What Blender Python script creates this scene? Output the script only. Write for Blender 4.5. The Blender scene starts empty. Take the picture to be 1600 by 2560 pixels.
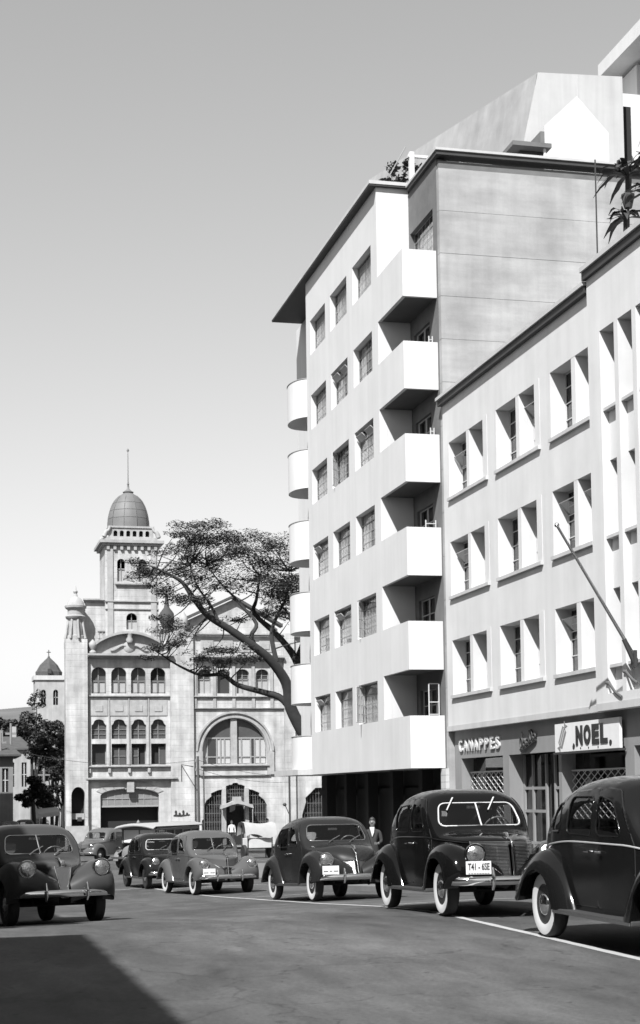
import bpy, bmesh, math, random
from mathutils import Vector, Matrix
from mathutils.geometry import delaunay_2d_cdt

random.seed(7)
PI = math.pi
SC = bpy.context.scene
COL = SC.collection

# ------------------------------------------------------------------ camera
PITCH, ROLL, YAW = math.radians(3.5), math.radians(0.8), math.radians(13.631)
fw = Vector((math.sin(YAW) * math.cos(PITCH), math.cos(YAW) * math.cos(PITCH), math.sin(PITCH)))
rt = Vector((math.cos(YAW), -math.sin(YAW), 0))
up = rt.cross(fw)
rt2 = rt * math.cos(ROLL) - up * math.sin(ROLL)
up2 = rt * math.sin(ROLL) + up * math.cos(ROLL)
cd = bpy.data.cameras.new('camera')
cd.sensor_fit = 'HORIZONTAL'
cd.sensor_width = 36
cd.lens = 90.0
cd.shift_y = 0.2871
cd.clip_start = 0.3
cd.clip_end = 4000
cd.dof.use_dof = True
cd.dof.focus_distance = 30
cd.dof.aperture_fstop = 6.3
camera = bpy.data.objects.new('camera', cd)
COL.objects.link(camera)
camera.matrix_world = Matrix(((rt2.x, up2.x, -fw.x, 0), (rt2.y, up2.y, -fw.y, 0), (rt2.z, up2.z, -fw.z, 1.68), (0, 0, 0, 1)))
SC.camera = camera

# ------------------------------------------------------------------ light
SUNV = Vector((-0.5, -0.74, 1.0))
SUN = SUNV.normalized()
SUN_EL = math.asin(SUN.z)
SUN_AZ = math.atan2(SUN.x, SUN.y)
world = bpy.data.worlds.new('World')
SC.world = world
world.use_nodes = True
nt = world.node_tree
nt.nodes.clear()
sky = nt.nodes.new('ShaderNodeTexSky')
sky.sky_type = 'NISHITA'
sky.sun_disc = False
sky.sun_elevation = SUN_EL
sky.sun_rotation = SUN_AZ
sky.air_density = 2.4
sky.dust_density = 0.3
sky.ozone_density = 1.0
bw = nt.nodes.new('ShaderNodeRGBToBW')
bg = nt.nodes.new('ShaderNodeBackground')
bg.inputs['Strength'].default_value = 0.069
wo = nt.nodes.new('ShaderNodeOutputWorld')
nt.links.new(sky.outputs[0], bw.inputs[0])
nt.links.new(bw.outputs[0], bg.inputs['Color'])
nt.links.new(bg.outputs[0], wo.inputs['Surface'])
sl = bpy.data.lights.new('sun', 'SUN')
sl.energy = 5.0
sl.angle = math.radians(0.5)
sl.color = (1, 1, 1)
sun = bpy.data.objects.new('sun', sl)
COL.objects.link(sun)
sun.rotation_euler = SUN.to_track_quat('Z', 'Y').to_euler()
sun.location = (-20, -40, 40)
SC.view_settings.view_transform = 'Standard'
SC.view_settings.look = 'None'
SC.view_settings.gamma = 1
SC.view_settings.exposure = 0.93
SC.render.engine = 'CYCLES'
SC.cycles.max_bounces = 8
SC.cycles.diffuse_bounces = 3
SC.cycles.transparent_max_bounces = 12

# ------------------------------------------------------------------ materials
MATS = {}


def mat(name, v, rough=0.8, var=0.0, vscale=3.0, streak=0.0, bump=0.0, bscale=40.0, metal=0.0, coat=0.0, spec=0.5, fine=0.0, hstreak=0.0):
    if name in MATS:
        return MATS[name]
    m = bpy.data.materials.new(name)
    m.use_nodes = True
    n = m.node_tree.nodes
    l = m.node_tree.links
    b = n['Principled BSDF']
    b.inputs['Base Color'].default_value = (v, v, v, 1)
    b.inputs['Roughness'].default_value = rough
    b.inputs['Metallic'].default_value = metal
    b.inputs['Specular IOR Level'].default_value = spec
    b.inputs['Coat Weight'].default_value = coat
    b.inputs['Coat Roughness'].default_value = 0.04
    if var or streak or fine or bump or hstreak:
        tc = n.new('ShaderNodeTexCoord')
    last = None

    def noise_layer(scale, amt, sx=1, sz=1, det=6):
        nonlocal last
        mp = n.new('ShaderNodeMapping')
        mp.inputs['Scale'].default_value = (sx, sx, sz)
        l.new(tc.outputs['Object'], mp.inputs['Vector'])
        t = n.new('ShaderNodeTexNoise')
        t.inputs['Scale'].default_value = scale
        t.inputs['Detail'].default_value = det
        t.inputs['Roughness'].default_value = 0.6
        l.new(mp.outputs[0], t.inputs['Vector'])
        r = n.new('ShaderNodeMapRange')
        r.inputs['From Min'].default_value = 0.25
        r.inputs['From Max'].default_value = 0.75
        r.inputs['To Min'].default_value = 1 - amt
        r.inputs['To Max'].default_value = 1 + amt
        l.new(t.outputs['Fac'], r.inputs['Value'])
        if last is None:
            last = r.outputs[0]
        else:
            mm = n.new('ShaderNodeMath')
            mm.operation = 'MULTIPLY'
            l.new(last, mm.inputs[0])
            l.new(r.outputs[0], mm.inputs[1])
            last = mm.outputs[0]
    if var:
        noise_layer(vscale, var)
    if streak:
        noise_layer(2.2, streak, 1.0, 0.07)
    if hstreak:
        noise_layer(0.9, hstreak, 0.45, 2.6, 8)
    if fine:
        noise_layer(90, fine, det=2)
    if last is not None:
        mm = n.new('ShaderNodeMath')
        mm.operation = 'MULTIPLY'
        mm.inputs[1].default_value = v
        l.new(last, mm.inputs[0])
        cc = n.new('ShaderNodeCombineColor')
        for i in range(3):
            l.new(mm.outputs[0], cc.inputs[i])
        l.new(cc.outputs[0], b.inputs['Base Color'])
    if bump:
        t = n.new('ShaderNodeTexNoise')
        t.inputs['Scale'].default_value = bscale
        t.inputs['Detail'].default_value = 4
        l.new(tc.outputs['Object'], t.inputs['Vector'])
        bp = n.new('ShaderNodeBump')
        bp.inputs['Strength'].default_value = bump
        bp.inputs['Distance'].default_value = 0.02
        l.new(t.outputs['Fac'], bp.inputs['Height'])
        l.new(bp.outputs[0], b.inputs['Normal'])
    MATS[name] = m
    return m


def glass_mat(name, tint=0.6, edge=0.06):
    if name in MATS:
        return MATS[name]
    m = bpy.data.materials.new(name)
    m.use_nodes = True
    n = m.node_tree.nodes
    l = m.node_tree.links
    n.clear()
    o = n.new('ShaderNodeOutputMaterial')
    t = n.new('ShaderNodeBsdfTransparent')
    t.inputs[0].default_value = (tint, tint, tint, 1)
    g = n.new('ShaderNodeBsdfGlossy')
    g.inputs['Color'].default_value = (0.9, 0.9, 0.9, 1)
    g.inputs['Roughness'].default_value = 0.02
    lw = n.new('ShaderNodeLayerWeight')     # thin pane: the same from both faces
    lw.inputs['Blend'].default_value = 0.5
    pw = n.new('ShaderNodeMath')
    pw.operation = 'POWER'
    pw.inputs[1].default_value = 5.0
    l.new(lw.outputs['Facing'], pw.inputs[0])
    ma = n.new('ShaderNodeMath')
    ma.operation = 'MULTIPLY_ADD'
    ma.inputs[1].default_value = 0.90
    ma.inputs[2].default_value = edge
    l.new(pw.outputs[0], ma.inputs[0])
    mx = n.new('ShaderNodeMixShader')
    l.new(ma.outputs[0], mx.inputs[0])
    l.new(t.outputs[0], mx.inputs[1])
    l.new(g.outputs[0], mx.inputs[2])
    l.new(mx.outputs[0], o.inputs[0])
    MATS[name] = m
    return m


def stone_mat(name, v, bw_=1.1, bh=0.42):
    """ashlar: faint joints as recessed relief"""
    m = mat(name, v, 0.9, var=0.32, vscale=0.9, streak=0.30, fine=0.08)
    n = m.node_tree.nodes
    l = m.node_tree.links
    tc = n.new('ShaderNodeTexCoord')
    mp = n.new('ShaderNodeMapping')
    mp.inputs['Rotation'].default_value = (PI / 2, 0, 0)
    l.new(tc.outputs['Object'], mp.inputs['Vector'])
    br = n.new('ShaderNodeTexBrick')
    br.inputs['Scale'].default_value = 1
    br.inputs['Brick Width'].default_value = bw_
    br.inputs['Row Height'].default_value = bh
    br.inputs['Mortar Size'].default_value = 0.02
    br.inputs['Color1'].default_value = (1, 1, 1, 1)
    br.inputs['Color2'].default_value = (0.9, 0.9, 0.9, 1)
    br.inputs['Mortar'].default_value = (0, 0, 0, 1)
    l.new(mp.outputs[0], br.inputs['Vector'])
    bp = n.new('ShaderNodeBump')
    bp.inputs['Strength'].default_value = 0.5
    bp.inputs['Distance'].default_value = 0.04
    l.new(br.outputs['Color'], bp.inputs['Height'])
    l.new(bp.outputs[0], n['Principled BSDF'].inputs['Normal'])
    return m


white_plaster = mat('white_plaster', 0.50, 0.85, var=0.06, vscale=0.5, streak=0.06, bump=0.08, bscale=25)
office_plaster = mat('office_plaster', 0.50, 0.85, var=0.08, vscale=0.6, streak=0.07, bump=0.1, bscale=20)
trim_plaster = mat('trim_plaster', 0.395, 0.85, var=0.08, vscale=2, streak=0.1)
concrete = mat('bare_concrete', 0.261, 0.9, var=0.30, vscale=0.5, streak=0.12, hstreak=0.16, fine=0.05, bump=0.2, bscale=14)
grey_render = mat('grey_render', 0.118, 0.9, var=0.25, vscale=1.2, bump=0.2, bscale=18)
shop_grey = mat('shop_grey_paint', 0.190, 0.7, var=0.08, vscale=1.5, streak=0.1)
soffit_mat = mat('soffit_plaster', 0.079, 0.9, var=0.1)  # darkened to deepen the shade under slabs and balconies
dark_inside = mat('dark_interior', 0.012, 0.9)  # near-black colour stands in for unlit rooms
dark_paint_and_shade = mat('dark_trim_paint', 0.03, 0.6, var=0.2)  # dark trim, also the shade drawn under copings and eave
steel_light = mat('steel_window_paint', 0.435, 0.5)
steel_dark = mat('steel_window_dark', 0.22, 0.5)
curtain = mat('curtain_cloth', 0.55, 0.9, var=0.12, vscale=5)
curtain_grey = mat('grey_curtain_cloth', 0.30, 0.9, var=0.15, vscale=5)
stone = stone_mat('pale_stone', 0.35)
stone_trim = mat('carved_stone', 0.28, 0.9, var=0.22, vscale=2.2, streak=0.15, bump=0.3, bscale=9)
dome_metal = mat('weathered_dome_sheet', 0.118, 0.6, var=0.18, vscale=1.1)
window_glass = glass_mat('window_glass', 0.55)
clear_glass = glass_mat('clear_window_glass', 0.88)
pane_dark = mat('dark_window_pane', 0.03, 0.08, spec=0.6)
pane_grey = mat('frosted_window_pane', 0.063, 0.35, var=0.2, vscale=1)
pane_pale = mat('pale_blind_pane', 0.300, 0.5, var=0.08)
chrome = mat('chrome', 0.75, 0.09, metal=1.0)
dull_chrome = mat('dull_chrome', 0.55, 0.25, metal=1.0)
rubber = mat('tyre_rubber', 0.018, 0.75, bump=0.2, bscale=60)
whitewall_m = mat('whitewall_rubber', 0.5, 0.6)
car_glass = glass_mat('car_glass', 0.62)
seat_mat = mat('seat_cloth', 0.05, 0.9)
underbody = mat('underbody', 0.01, 0.9)
white_paint = mat('white_enamel', 0.474, 0.4)
black_paint = mat('black_letter_paint', 0.02, 0.5)
lens_mat = mat('headlamp_lens', 0.55, 0.14, metal=0.95, var=0.3, vscale=16, bump=0.5, bscale=30)
bark = mat('bark', 0.026, 0.95, var=0.3, vscale=4, bump=0.6, bscale=14)
leaf = mat('leaf_fine', 0.06, 0.6, var=0.45, vscale=0.8)
leaf_dark = mat('leaf_dark', 0.032, 0.6, var=0.3, vscale=0.6)
skin = mat('skin', 0.174, 0.6)
skin_dark = mat('skin_shadowed', 0.12, 0.6)  # even, deeper skin tone
hair_m = mat('hair', 0.02, 0.6)
cloth_white = mat('white_cloth', 0.569, 0.9)
cloth_dark = mat('dark_cloth', 0.025, 0.9)
canvas = mat('canvas_tarpaulin', 0.332, 0.9, var=0.12, vscale=2.5, bump=0.3, bscale=5)
pole_wood = mat('pole_wood', 0.06, 0.9, var=0.25, vscale=3)
roof_tile = mat('old_roof_tile', 0.055, 0.9, var=0.3, vscale=2)


# ------------------------------------------------------------------ mesh helpers
def in_poly(poly, x, y):
    ins = False
    for i in range(len(poly)):
        x0, y0 = poly[i][0], poly[i][1]
        x1, y1 = poly[i - 1][0], poly[i - 1][1]
        if (y0 > y) != (y1 > y) and x < (x1 - x0) * (y - y0) / (y1 - y0) + x0:
            ins = not ins
    return ins


class MB:
    def __init__(self):
        self.v = []
        self.f = []
        self.m = []

    def add(self, vs, fs, mi=0):
        o = len(self.v)
        self.v += [tuple(p) for p in vs]
        self.f += [tuple(i + o for i in q) for q in fs]
        self.m += [mi] * len(fs)
        return self

    def box(self, x0, x1, y0, y1, z0, z1, mi=0):
        vs = [(x0, y0, z0), (x1, y0, z0), (x1, y1, z0), (x0, y1, z0), (x0, y0, z1), (x1, y0, z1), (x1, y1, z1), (x0, y1, z1)]
        return self.add(vs, [(0, 3, 2, 1), (4, 5, 6, 7), (0, 1, 5, 4), (1, 2, 6, 5), (2, 3, 7, 6), (3, 0, 4, 7)], mi)

    def bevbox(self, x0, x1, y0, y1, z0, z1, b=0.02, mi=0):
        """box with bevelled edges"""
        bm = bmesh.new()
        bmesh.ops.create_cube(bm, size=1)
        for w in bm.verts:
            w.co = Vector(((x0 + x1) / 2 + w.co.x * (x1 - x0), (y0 + y1) / 2 + w.co.y * (y1 - y0), (z0 + z1) / 2 + w.co.z * (z1 - z0)))
        bmesh.ops.bevel(bm, geom=bm.edges[:], offset=b, segments=2, affect='EDGES', profile=0.6)
        bm.verts.index_update()
        self.add([w.co for w in bm.verts], [[w.index for w in q.verts] for q in bm.faces], mi)
        bm.free()
        return self

    def tube(self, pts, r, n=8, cap=True, mi=0, flat=1.0, upv=None):
        pts = [Vector(p) for p in pts]
        rs = r if isinstance(r, (list, tuple)) else [r] * len(pts)
        vs, fs = [], []
        prev = None
        for i, p in enumerate(pts):
            d = (pts[min(i + 1, len(pts) - 1)] - pts[max(i - 1, 0)])
            if d.length < 1e-9:
                d = Vector((0, 0, 1))
            d.normalize()
            ref = upv if upv is not None else (prev if prev is not None else (Vector((0, 0, 1)) if abs(d.z) < 0.9 else Vector((1, 0, 0))))
            a = (Vector(ref) - d * d.dot(Vector(ref)))
            if a.length < 1e-6:
                a = d.orthogonal()
            a.normalize()
            b = d.cross(a)
            prev = a
            for k in range(n):
                t = 2 * PI * k / n
                vs.append(p + a * (rs[i] * math.cos(t)) + b * (rs[i] * flat * math.sin(t)))
        for i in range(len(pts) - 1):
            for k in range(n):
                fs.append((i * n + k, i * n + (k + 1) % n, (i + 1) * n + (k + 1) % n, (i + 1) * n + k))
        if cap:
            fs.append(tuple(range(n - 1, -1, -1)))
            fs.append(tuple((len(pts) - 1) * n + k for k in range(n)))
        return self.add(vs, fs, mi)

    def loop(self, pts, r, n=6, mi=0):
        """closed tube"""
        pts = [Vector(p) for p in pts]
        N = len(pts)
        vs, fs = [], []
        cen = sum(pts, Vector()) / N
        for i, p in enumerate(pts):
            d = (pts[(i + 1) % N] - pts[i - 1]).normalized()
            a = (p - cen)
            a = a - d * d.dot(a)
            if a.length < 1e-6:
                a = d.orthogonal()
            a.normalize()
            b = d.cross(a)
            for k in range(n):
                t = 2 * PI * k / n
                vs.append(p + a * (r * math.cos(t)) + b * (r * math.sin(t)))
        for i in range(N):
            j = (i + 1) % N
            for k in range(n):
                fs.append((i * n + k, i * n + (k + 1) % n, j * n + (k + 1) % n, j * n + k))
        return self.add(vs, fs, mi)

    def lathe(self, prof, c=(0, 0, 0), n=24, axis='Z', mi=0):
        vs, fs = [], []
        for (r, h) in prof:
            for k in range(n):
                t = 2 * PI * k / n
                if axis == 'Z':
                    vs.append((c[0] + r * math.cos(t), c[1] + r * math.sin(t), c[2] + h))
                elif axis == 'Y':
                    vs.append((c[0] + r * math.cos(t), c[1] + h, c[2] + r * math.sin(t)))
                else:
                    vs.append((c[0] + h, c[1] + r * math.cos(t), c[2] + r * math.sin(t)))
        for i in range(len(prof) - 1):
            for k in range(n):
                fs.append((i * n + k, i * n + (k + 1) % n, (i + 1) * n + (k + 1) % n, (i + 1) * n + k))
        if prof[0][0] > 1e-6:
            fs.append(tuple(range(n)))
        if prof[-1][0] > 1e-6:
            fs.append(tuple((len(prof) - 1) * n + k for k in range(n)))
        return self.add(vs, fs, mi)

    def prism(self, poly, fn, t, holes=(), mi=0):
        """polygon (u,v) with holes, thickness t; fn(u,v,d)->xyz"""
        loops = [list(poly)] + [list(h) for h in holes]
        flat = [p for lp in loops for p in lp]
        N = len(flat)
        ed = []
        o = 0
        for lp in loops:
            ed += [(o + i, o + (i + 1) % len(lp)) for i in range(len(lp))]
            o += len(lp)
        cv, _, cf, ov, _, _ = delaunay_2d_cdt([Vector((p[0], p[1])) for p in flat], ed, [], 0, 1e-6)
        back = [(q[0] if q else None) for q in ov]
        tris = []
        for f_ in cf:
            if any(back[i] is None for i in f_):
                continue
            cu = sum(cv[i].x for i in f_) / len(f_)
            cw = sum(cv[i].y for i in f_) / len(f_)
            if in_poly(loops[0], cu, cw) and not any(in_poly(h, cu, cw) for h in loops[1:]):
                tris.append([back[i] for i in f_])
        vs = [fn(p[0], p[1], 0) for p in flat] + [fn(p[0], p[1], t) for p in flat]
        fs = [tuple(q) for q in tris] + [tuple(i + N for i in reversed(q)) for q in tris]
        o = 0
        for lp in loops:
            k = len(lp)
            for i in range(k):
                j = (i + 1) % k
                fs.append((o + i, o + j, o + j + N, o + i + N))
            o += k
        return self.add(vs, fs, mi)

    def grid(self, rows, closed=False, mi=0):
        n = len(rows[0])
        vs = [p for r in rows for p in r]
        fs = []
        for i in range(len(rows) - 1):
            for k in range(n if closed else n - 1):
                fs.append((i * n + k, i * n + (k + 1) % n, (i + 1) * n + (k + 1) % n, (i + 1) * n + k))
        return self.add(vs, fs, mi)

    def mesh(self, name, mats, smooth=None, recalc=True):
        me = bpy.data.meshes.new(name)
        me.from_pydata(self.v, [], self.f)
        for m_ in (mats if isinstance(mats, (list, tuple)) else [mats]):
            me.materials.append(m_)
        if any(self.m):
            me.polygons.foreach_set('material_index', self.m)
        bm = bmesh.new()
        bm.from_mesh(me)
        bmesh.ops.remove_doubles(bm, verts=bm.verts, dist=1e-5)
        if recalc:
            bmesh.ops.recalc_face_normals(bm, faces=bm.faces)
        bm.to_mesh(me)
        bm.free()
        if smooth is not None:
            me.shade_smooth()
            try:
                me.set_sharp_from_angle(angle=math.radians(smooth))
            except Exception:
                pass
        me.update()
        return me

    def build(self, name, mats, parent=None, smooth=None, world=True, recalc=True, loc=None):
        """one mesh object; with world=True the vertices are world coordinates"""
        if parent is not None and world:
            o = root_loc(parent)
            self.v = [(a - o.x, b - o.y, c - o.z) for a, b, c in self.v]
        me = self.mesh(name, mats, smooth, recalc)
        return place(name, me, parent, loc)


def root_loc(o):
    p = Vector()
    while o is not None:
        p += o.location
        o = o.parent
    return p


def place(name, me, parent=None, loc=None, rot=None):
    ob = bpy.data.objects.new(name, me)
    COL.objects.link(ob)
    ob.parent = parent
    if loc is not None:
        ob.location = loc
    if rot is not None:
        ob.rotation_euler = rot
    return ob


def empty(name, loc=(0, 0, 0), rz=0.0):
    o = bpy.data.objects.new(name, None)
    COL.objects.link(o)
    o.location = loc
    o.rotation_euler = (0, 0, rz)
    o.empty_display_size = 0.3
    return o


def tag(o, label=None, cat=None, group=None, kind=None):
    if label:
        o['label'] = label
    if cat:
        o['category'] = cat
    if group:
        o['group'] = group
    if kind:
        o['kind'] = kind
    return o


def copy_tree(o, parent=None):
    c = o.copy()
    COL.objects.link(c)
    c.parent = parent
    for ch in list(o.children):
        copy_tree(ch, c)
    return c


def FX(X0, s=1):
    return lambda u, v, d: (X0 + s * d, u, v)


def FY(Y0, s=1):
    return lambda u, v, d: (u, Y0 + s * d, v)


def rect(u0, u1, v0, v1):
    return [(u0, v0), (u1, v0), (u1, v1), (u0, v1)]


def arch(u0, u1, v0, vs, n=12, rise=None):
    """opening with a round (or flatter) head; vs = springing height"""
    r = (u1 - u0) / 2
    c = (u0 + u1) / 2
    h = r if rise is None else rise
    return [(u0, v0), (u1, v0)] + [(c + r * math.cos(PI * i / n), vs + h * math.sin(PI * i / n)) for i in range(n + 1)]


def lerp_tab(tab, x):
    """smooth table interpolation (catmull-rom, clamped)"""
    if x <= tab[0][0]:
        return tab[0][1]
    if x >= tab[-1][0]:
        return tab[-1][1]
    for i in range(len(tab) - 1):
        x0, y0 = tab[i]
        x1, y1 = tab[i + 1]
        if x <= x1:
            def sl_(j):
                if j <= 0:
                    return (tab[1][1] - tab[0][1]) / (tab[1][0] - tab[0][0])
                if j >= len(tab) - 1:
                    return (tab[-1][1] - tab[-2][1]) / (tab[-1][0] - tab[-2][0])
                a = (tab[j][1] - tab[j - 1][1]) / (tab[j][0] - tab[j - 1][0])
                b = (tab[j + 1][1] - tab[j][1]) / (tab[j + 1][0] - tab[j][0])
                if a * b <= 0:
                    return 0.0
                return 2 * a * b / (a + b)
            h = x1 - x0
            t = (x - x0) / h
            m0, m1 = sl_(i) * h, sl_(i + 1) * h
            return (2 * t ** 3 - 3 * t ** 2 + 1) * y0 + (t ** 3 - 2 * t ** 2 + t) * m0 + (-2 * t ** 3 + 3 * t ** 2) * y1 + (t ** 3 - t ** 2) * m1
    return tab[-1][1]


def sstep(a, b, x):
    t = max(0.0, min(1.0, (x - a) / (b - a)))
    return t * t * (3 - 2 * t)


GROUND = [(-200, 0), (17, 0), (21, -0.015), (24, -0.11), (27, -0.26), (30, -0.42), (36, -0.70), (42, -0.95), (53, -1.25), (80, -1.65), (114, -2.0), (130, -2.05), (3000, -2.05)]


def gz(x, y):
    return lerp_tab(GROUND, y) - 0.03 * max(-2.0, min(7.0, 7 - x)) * sstep(20, 28, y) * (1 - sstep(60, 110, y))


def text_mesh(s, size, bold=0.0, depth=0.02, space=1.0):
    """flat lettering as a mesh in local x,y (origin bottom left); returns mesh and width"""
    cu = bpy.data.curves.new('letters', 'FONT')
    cu.body = s
    cu.size = size
    cu.offset = bold
    cu.extrude = depth / 2
    cu.space_character = space
    cu.resolution_u = 4
    ob = bpy.data.objects.new('letters', cu)
    COL.objects.link(ob)
    dg = bpy.context.evaluated_depsgraph_get()
    me = bpy.data.meshes.new_from_object(ob.evaluated_get(dg))
    bpy.data.objects.remove(ob)
    bpy.data.curves.remove(cu)
    xs = [v.co.x for v in me.vertices]
    ys = [v.co.y for v in me.vertices]
    x0, y0 = min(xs), min(ys)
    for v in me.vertices:
        v.co.x -= x0
        v.co.y -= y0
    return me, max(xs) - x0, max(ys) - y0

# ------------------------------------------------------------------ ground
def asphalt_mat():
    m = mat('asphalt', 0.068, 0.85)
    n = m.node_tree.nodes
    l = m.node_tree.links
    b = n['Principled BSDF']
    tc = n.new('ShaderNodeTexCoord')

    def noise(scale, det, sc=(1, 1, 1), dist=0.0, rough=0.6):
        mp = n.new('ShaderNodeMapping')
        mp.inputs['Scale'].default_value = sc
        l.new(tc.outputs['Object'], mp.inputs['Vector'])
        t = n.new('ShaderNodeTexNoise')
        t.inputs['Scale'].default_value = scale
        t.inputs['Detail'].default_value = det
        t.inputs['Roughness'].default_value = rough
        t.inputs['Distortion'].default_value = dist
        l.new(mp.outputs[0], t.inputs['Vector'])
        return t.outputs['Fac']

    def ramp(src, a, b_, lo, hi):
        r = n.new('ShaderNodeMapRange')
        r.inputs['From Min'].default_value = a
        r.inputs['From Max'].default_value = b_
        r.inputs['To Min'].default_value = lo
        r.inputs['To Max'].default_value = hi
        l.new(src, r.inputs['Value'])
        return r.outputs[0]

    def mul(a, c):
        q = n.new('ShaderNodeMath')
        q.operation = 'MULTIPLY'
        l.new(a, q.inputs[0])
        if isinstance(c, float):
            q.inputs[1].default_value = c
        else:
            l.new(c, q.inputs[1])
        return q.outputs[0]
    big = ramp(noise(0.35, 5, (1, 0.5, 1), 0.6), 0.3, 0.7, 0.62, 1.38)
    mid = ramp(noise(1.6, 8, (1, 0.35, 1), 0.4, 0.7), 0.3, 0.7, 0.58, 1.42)
    fine = ramp(noise(22, 6, (1, 1, 1), 0.0, 0.8), 0.3, 0.7, 0.62, 1.38)
    spots = ramp(noise(7.0, 3, (1, 0.7, 1)), 0.30, 0.36, 0.45, 1.0)
    oil = ramp(noise(0.8, 3, (1, 0.12, 1)), 0.28, 0.42, 0.75, 1.0)
    vor = n.new('ShaderNodeTexVoronoi')
    vor.feature = 'DISTANCE_TO_EDGE'
    vor.inputs['Scale'].default_value = 0.28
    wv = n.new('ShaderNodeMapping')
    l.new(tc.outputs['Object'], wv.inputs['Vector'])
    nz = n.new('ShaderNodeTexNoise')
    nz.inputs['Scale'].default_value = 1.3
    nz.inputs['Detail'].default_value = 6
    l.new(tc.outputs['Object'], nz.inputs['Vector'])
    va = n.new('ShaderNodeVectorMath')
    va.operation = 'ADD'
    l.new(wv.outputs[0], va.inputs[0])
    l.new(nz.outputs['Color'], va.inputs[1])
    l.new(va.outputs[0], vor.inputs['Vector'])
    crack = ramp(vor.outputs['Distance'], 0.0, 0.006, 0.5, 1.0)
    patch = ramp(noise(0.16, 7, (1, 0.6, 1), 0.8, 0.62), 0.52, 0.535, 1.0, 0.80)
    track = ramp(noise(1.1, 2, (1, 0.03, 1)), 0.35, 0.65, 0.88, 1.1)
    v = mul(mul(mul(mul(mul(mul(mul(mul(big, mid), fine), spots), oil), crack), patch), track), 0.060)
    cc = n.new('ShaderNodeCombineColor')
    for i in range(3):
        l.new(v, cc.inputs[i])
    l.new(cc.outputs[0], b.inputs['Base Color'])
    bp = n.new('ShaderNodeBump')
    bp.inputs['Strength'].default_value = 0.35
    bp.inputs['Distance'].default_value = 0.02
    l.new(mul(fine, crack), bp.inputs['Height'])
    l.new(bp.outputs[0], b.inputs['Normal'])
    return m


asphalt = asphalt_mat()
paving = mat('pavement_slabs', 0.134, 0.85, var=0.15, vscale=1.2, fine=0.08)
line_paint = mat('road_line_paint', 0.332, 0.7, var=0.14, vscale=3.5, fine=0.15)
hill_mat = mat('hill_scrub', 0.095, 0.95, var=0.35, vscale=0.03)

xs = [-1500, -400, -120, -50, -20] + [-10 + i * 1.0 for i in range(0, 41)] + [40, 60, 120, 400, 1500]
ys = [-300, -100, -40, -10, 0, 5, 10, 14] + [16 + i * 1.0 for i in range(0, 60)] + [80, 86, 92, 100, 107, 114, 120, 130, 150, 200, 400, 800, 1600, 2600]
g = MB()
g.grid([[(x, y, gz(x, y)) for x in xs] for y in ys])
tag(g.build('street', asphalt, smooth=60, recalc=False), kind='structure')


def strip(name, pts, w, m, dz=0.004, jitter=0.0):
    """painted line along a polyline on the ground"""
    P = []
    for i in range(len(pts) - 1):
        a, b = Vector(pts[i]), Vector(pts[i + 1])
        k = max(1, int((b - a).length / 0.25))
        P += [a + (b - a) * (j / k) for j in range(k)]
    P.append(Vector(pts[-1]))
    rows = []
    rnd = random.Random(3)
    for i, p in enumerate(P):
        d = (P[min(i + 1, len(P) - 1)] - P[max(i - 1, 0)]).normalized()
        nrm = Vector((-d.y, d.x))
        a = p + nrm * (w / 2 + rnd.uniform(-jitter, jitter))
        b = p - nrm * (w / 2 + rnd.uniform(-jitter, jitter))
        rows.append([(a.x, a.y, gz(a.x, a.y) + dz), (b.x, b.y, gz(b.x, b.y) + dz)])
    mb = MB()
    mb.grid(rows)
    return tag(mb.build(name, m), kind='structure')


strip('road_line', [(6.76, 9), (6.80, 14.8), (6.84, 17.9), (6.88, 20), (6.98, 22.5), (7.05, 25), (7.1, 28), (7.15, 32), (7.1, 36), (6.95, 41), (6.75, 47), (6.6, 53)], 0.11, line_paint, jitter=0.008)
strip('parking_bay_line', [(7.25, 25.9), (10.0, 26.0)], 0.12, line_paint, jitter=0.006)
strip('parking_bay_line', [(7.25, 37.6), (10.0, 37.6)], 0.13, line_paint, jitter=0.006)
strip('parking_bay_line', [(7.0, 48.4), (10.0, 48.5)], 0.14, line_paint, jitter=0.006)
strip('road_line', [(4.9, 50.0), (6.6, 50.6), (10.2, 52.0)], 0.16, line_paint, jitter=0.006)


def pavement(x0, x1, y0, y1, name='pavement'):
    """raised footway with a kerb; slabs built singly near the camera side"""
    mb = MB()
    n = max(2, int((y1 - y0) / 2))
    rows_t, rows_b = [], []
    for i in range(n + 1):
        y = y0 + (y1 - y0) * i / n
        rows_t.append([(x0, y, gz(x0, y) - 0.1), (x0, y, gz(x0, y) + 0.13), (x1, y, gz(x1, y) + 0.15), (x1, y, gz(x1, y) - 0.1)])
    mb.grid(rows_t)
    return tag(mb.build(name, paving), kind='structure')


pavement(10.4, 19.0, 4, 69)
pavement(7.6, 36, 105.5, 113)
pavement(-9, -1.6, -30, 70)

# ------------------------------------------------------------------ office building with the shops
B = empty('office_building', (16.0, 42.0, gz(16, 42)))
tag(B, 'pale plastered office building with recessed paired windows above the shops', 'building')
rows_z = [(4.72, 6.46), (7.86, 9.60), (11.01, 12.80)]
bays = [(44.85, 48.10), (40.62, 43.70), (36.74, 39.46)]
holes = [rect(y0, y1, z0, z1) for (y0, y1) in bays for (z0, z1) in rows_z]
MB().prism(rect(36.62, 48.66, 3.60, 14.2), FX(16.0), 0.50, holes).build('facade_wall', office_plaster, B)
MB().box(15.80, 16.45, 36.70, 48.80, 14.30, 14.40).build('coping', trim_plaster, B)
MB().box(15.86, 16.40, 36.70, 48.76, 14.12, 14.298).build('coping_band', dark_paint_and_shade, B)  # dark strip painting the shadow line under the coping
MB().box(15.98, 15.998, 36.62, 48.70, 3.60, 3.76).build('fascia', trim_plaster, B)
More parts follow.
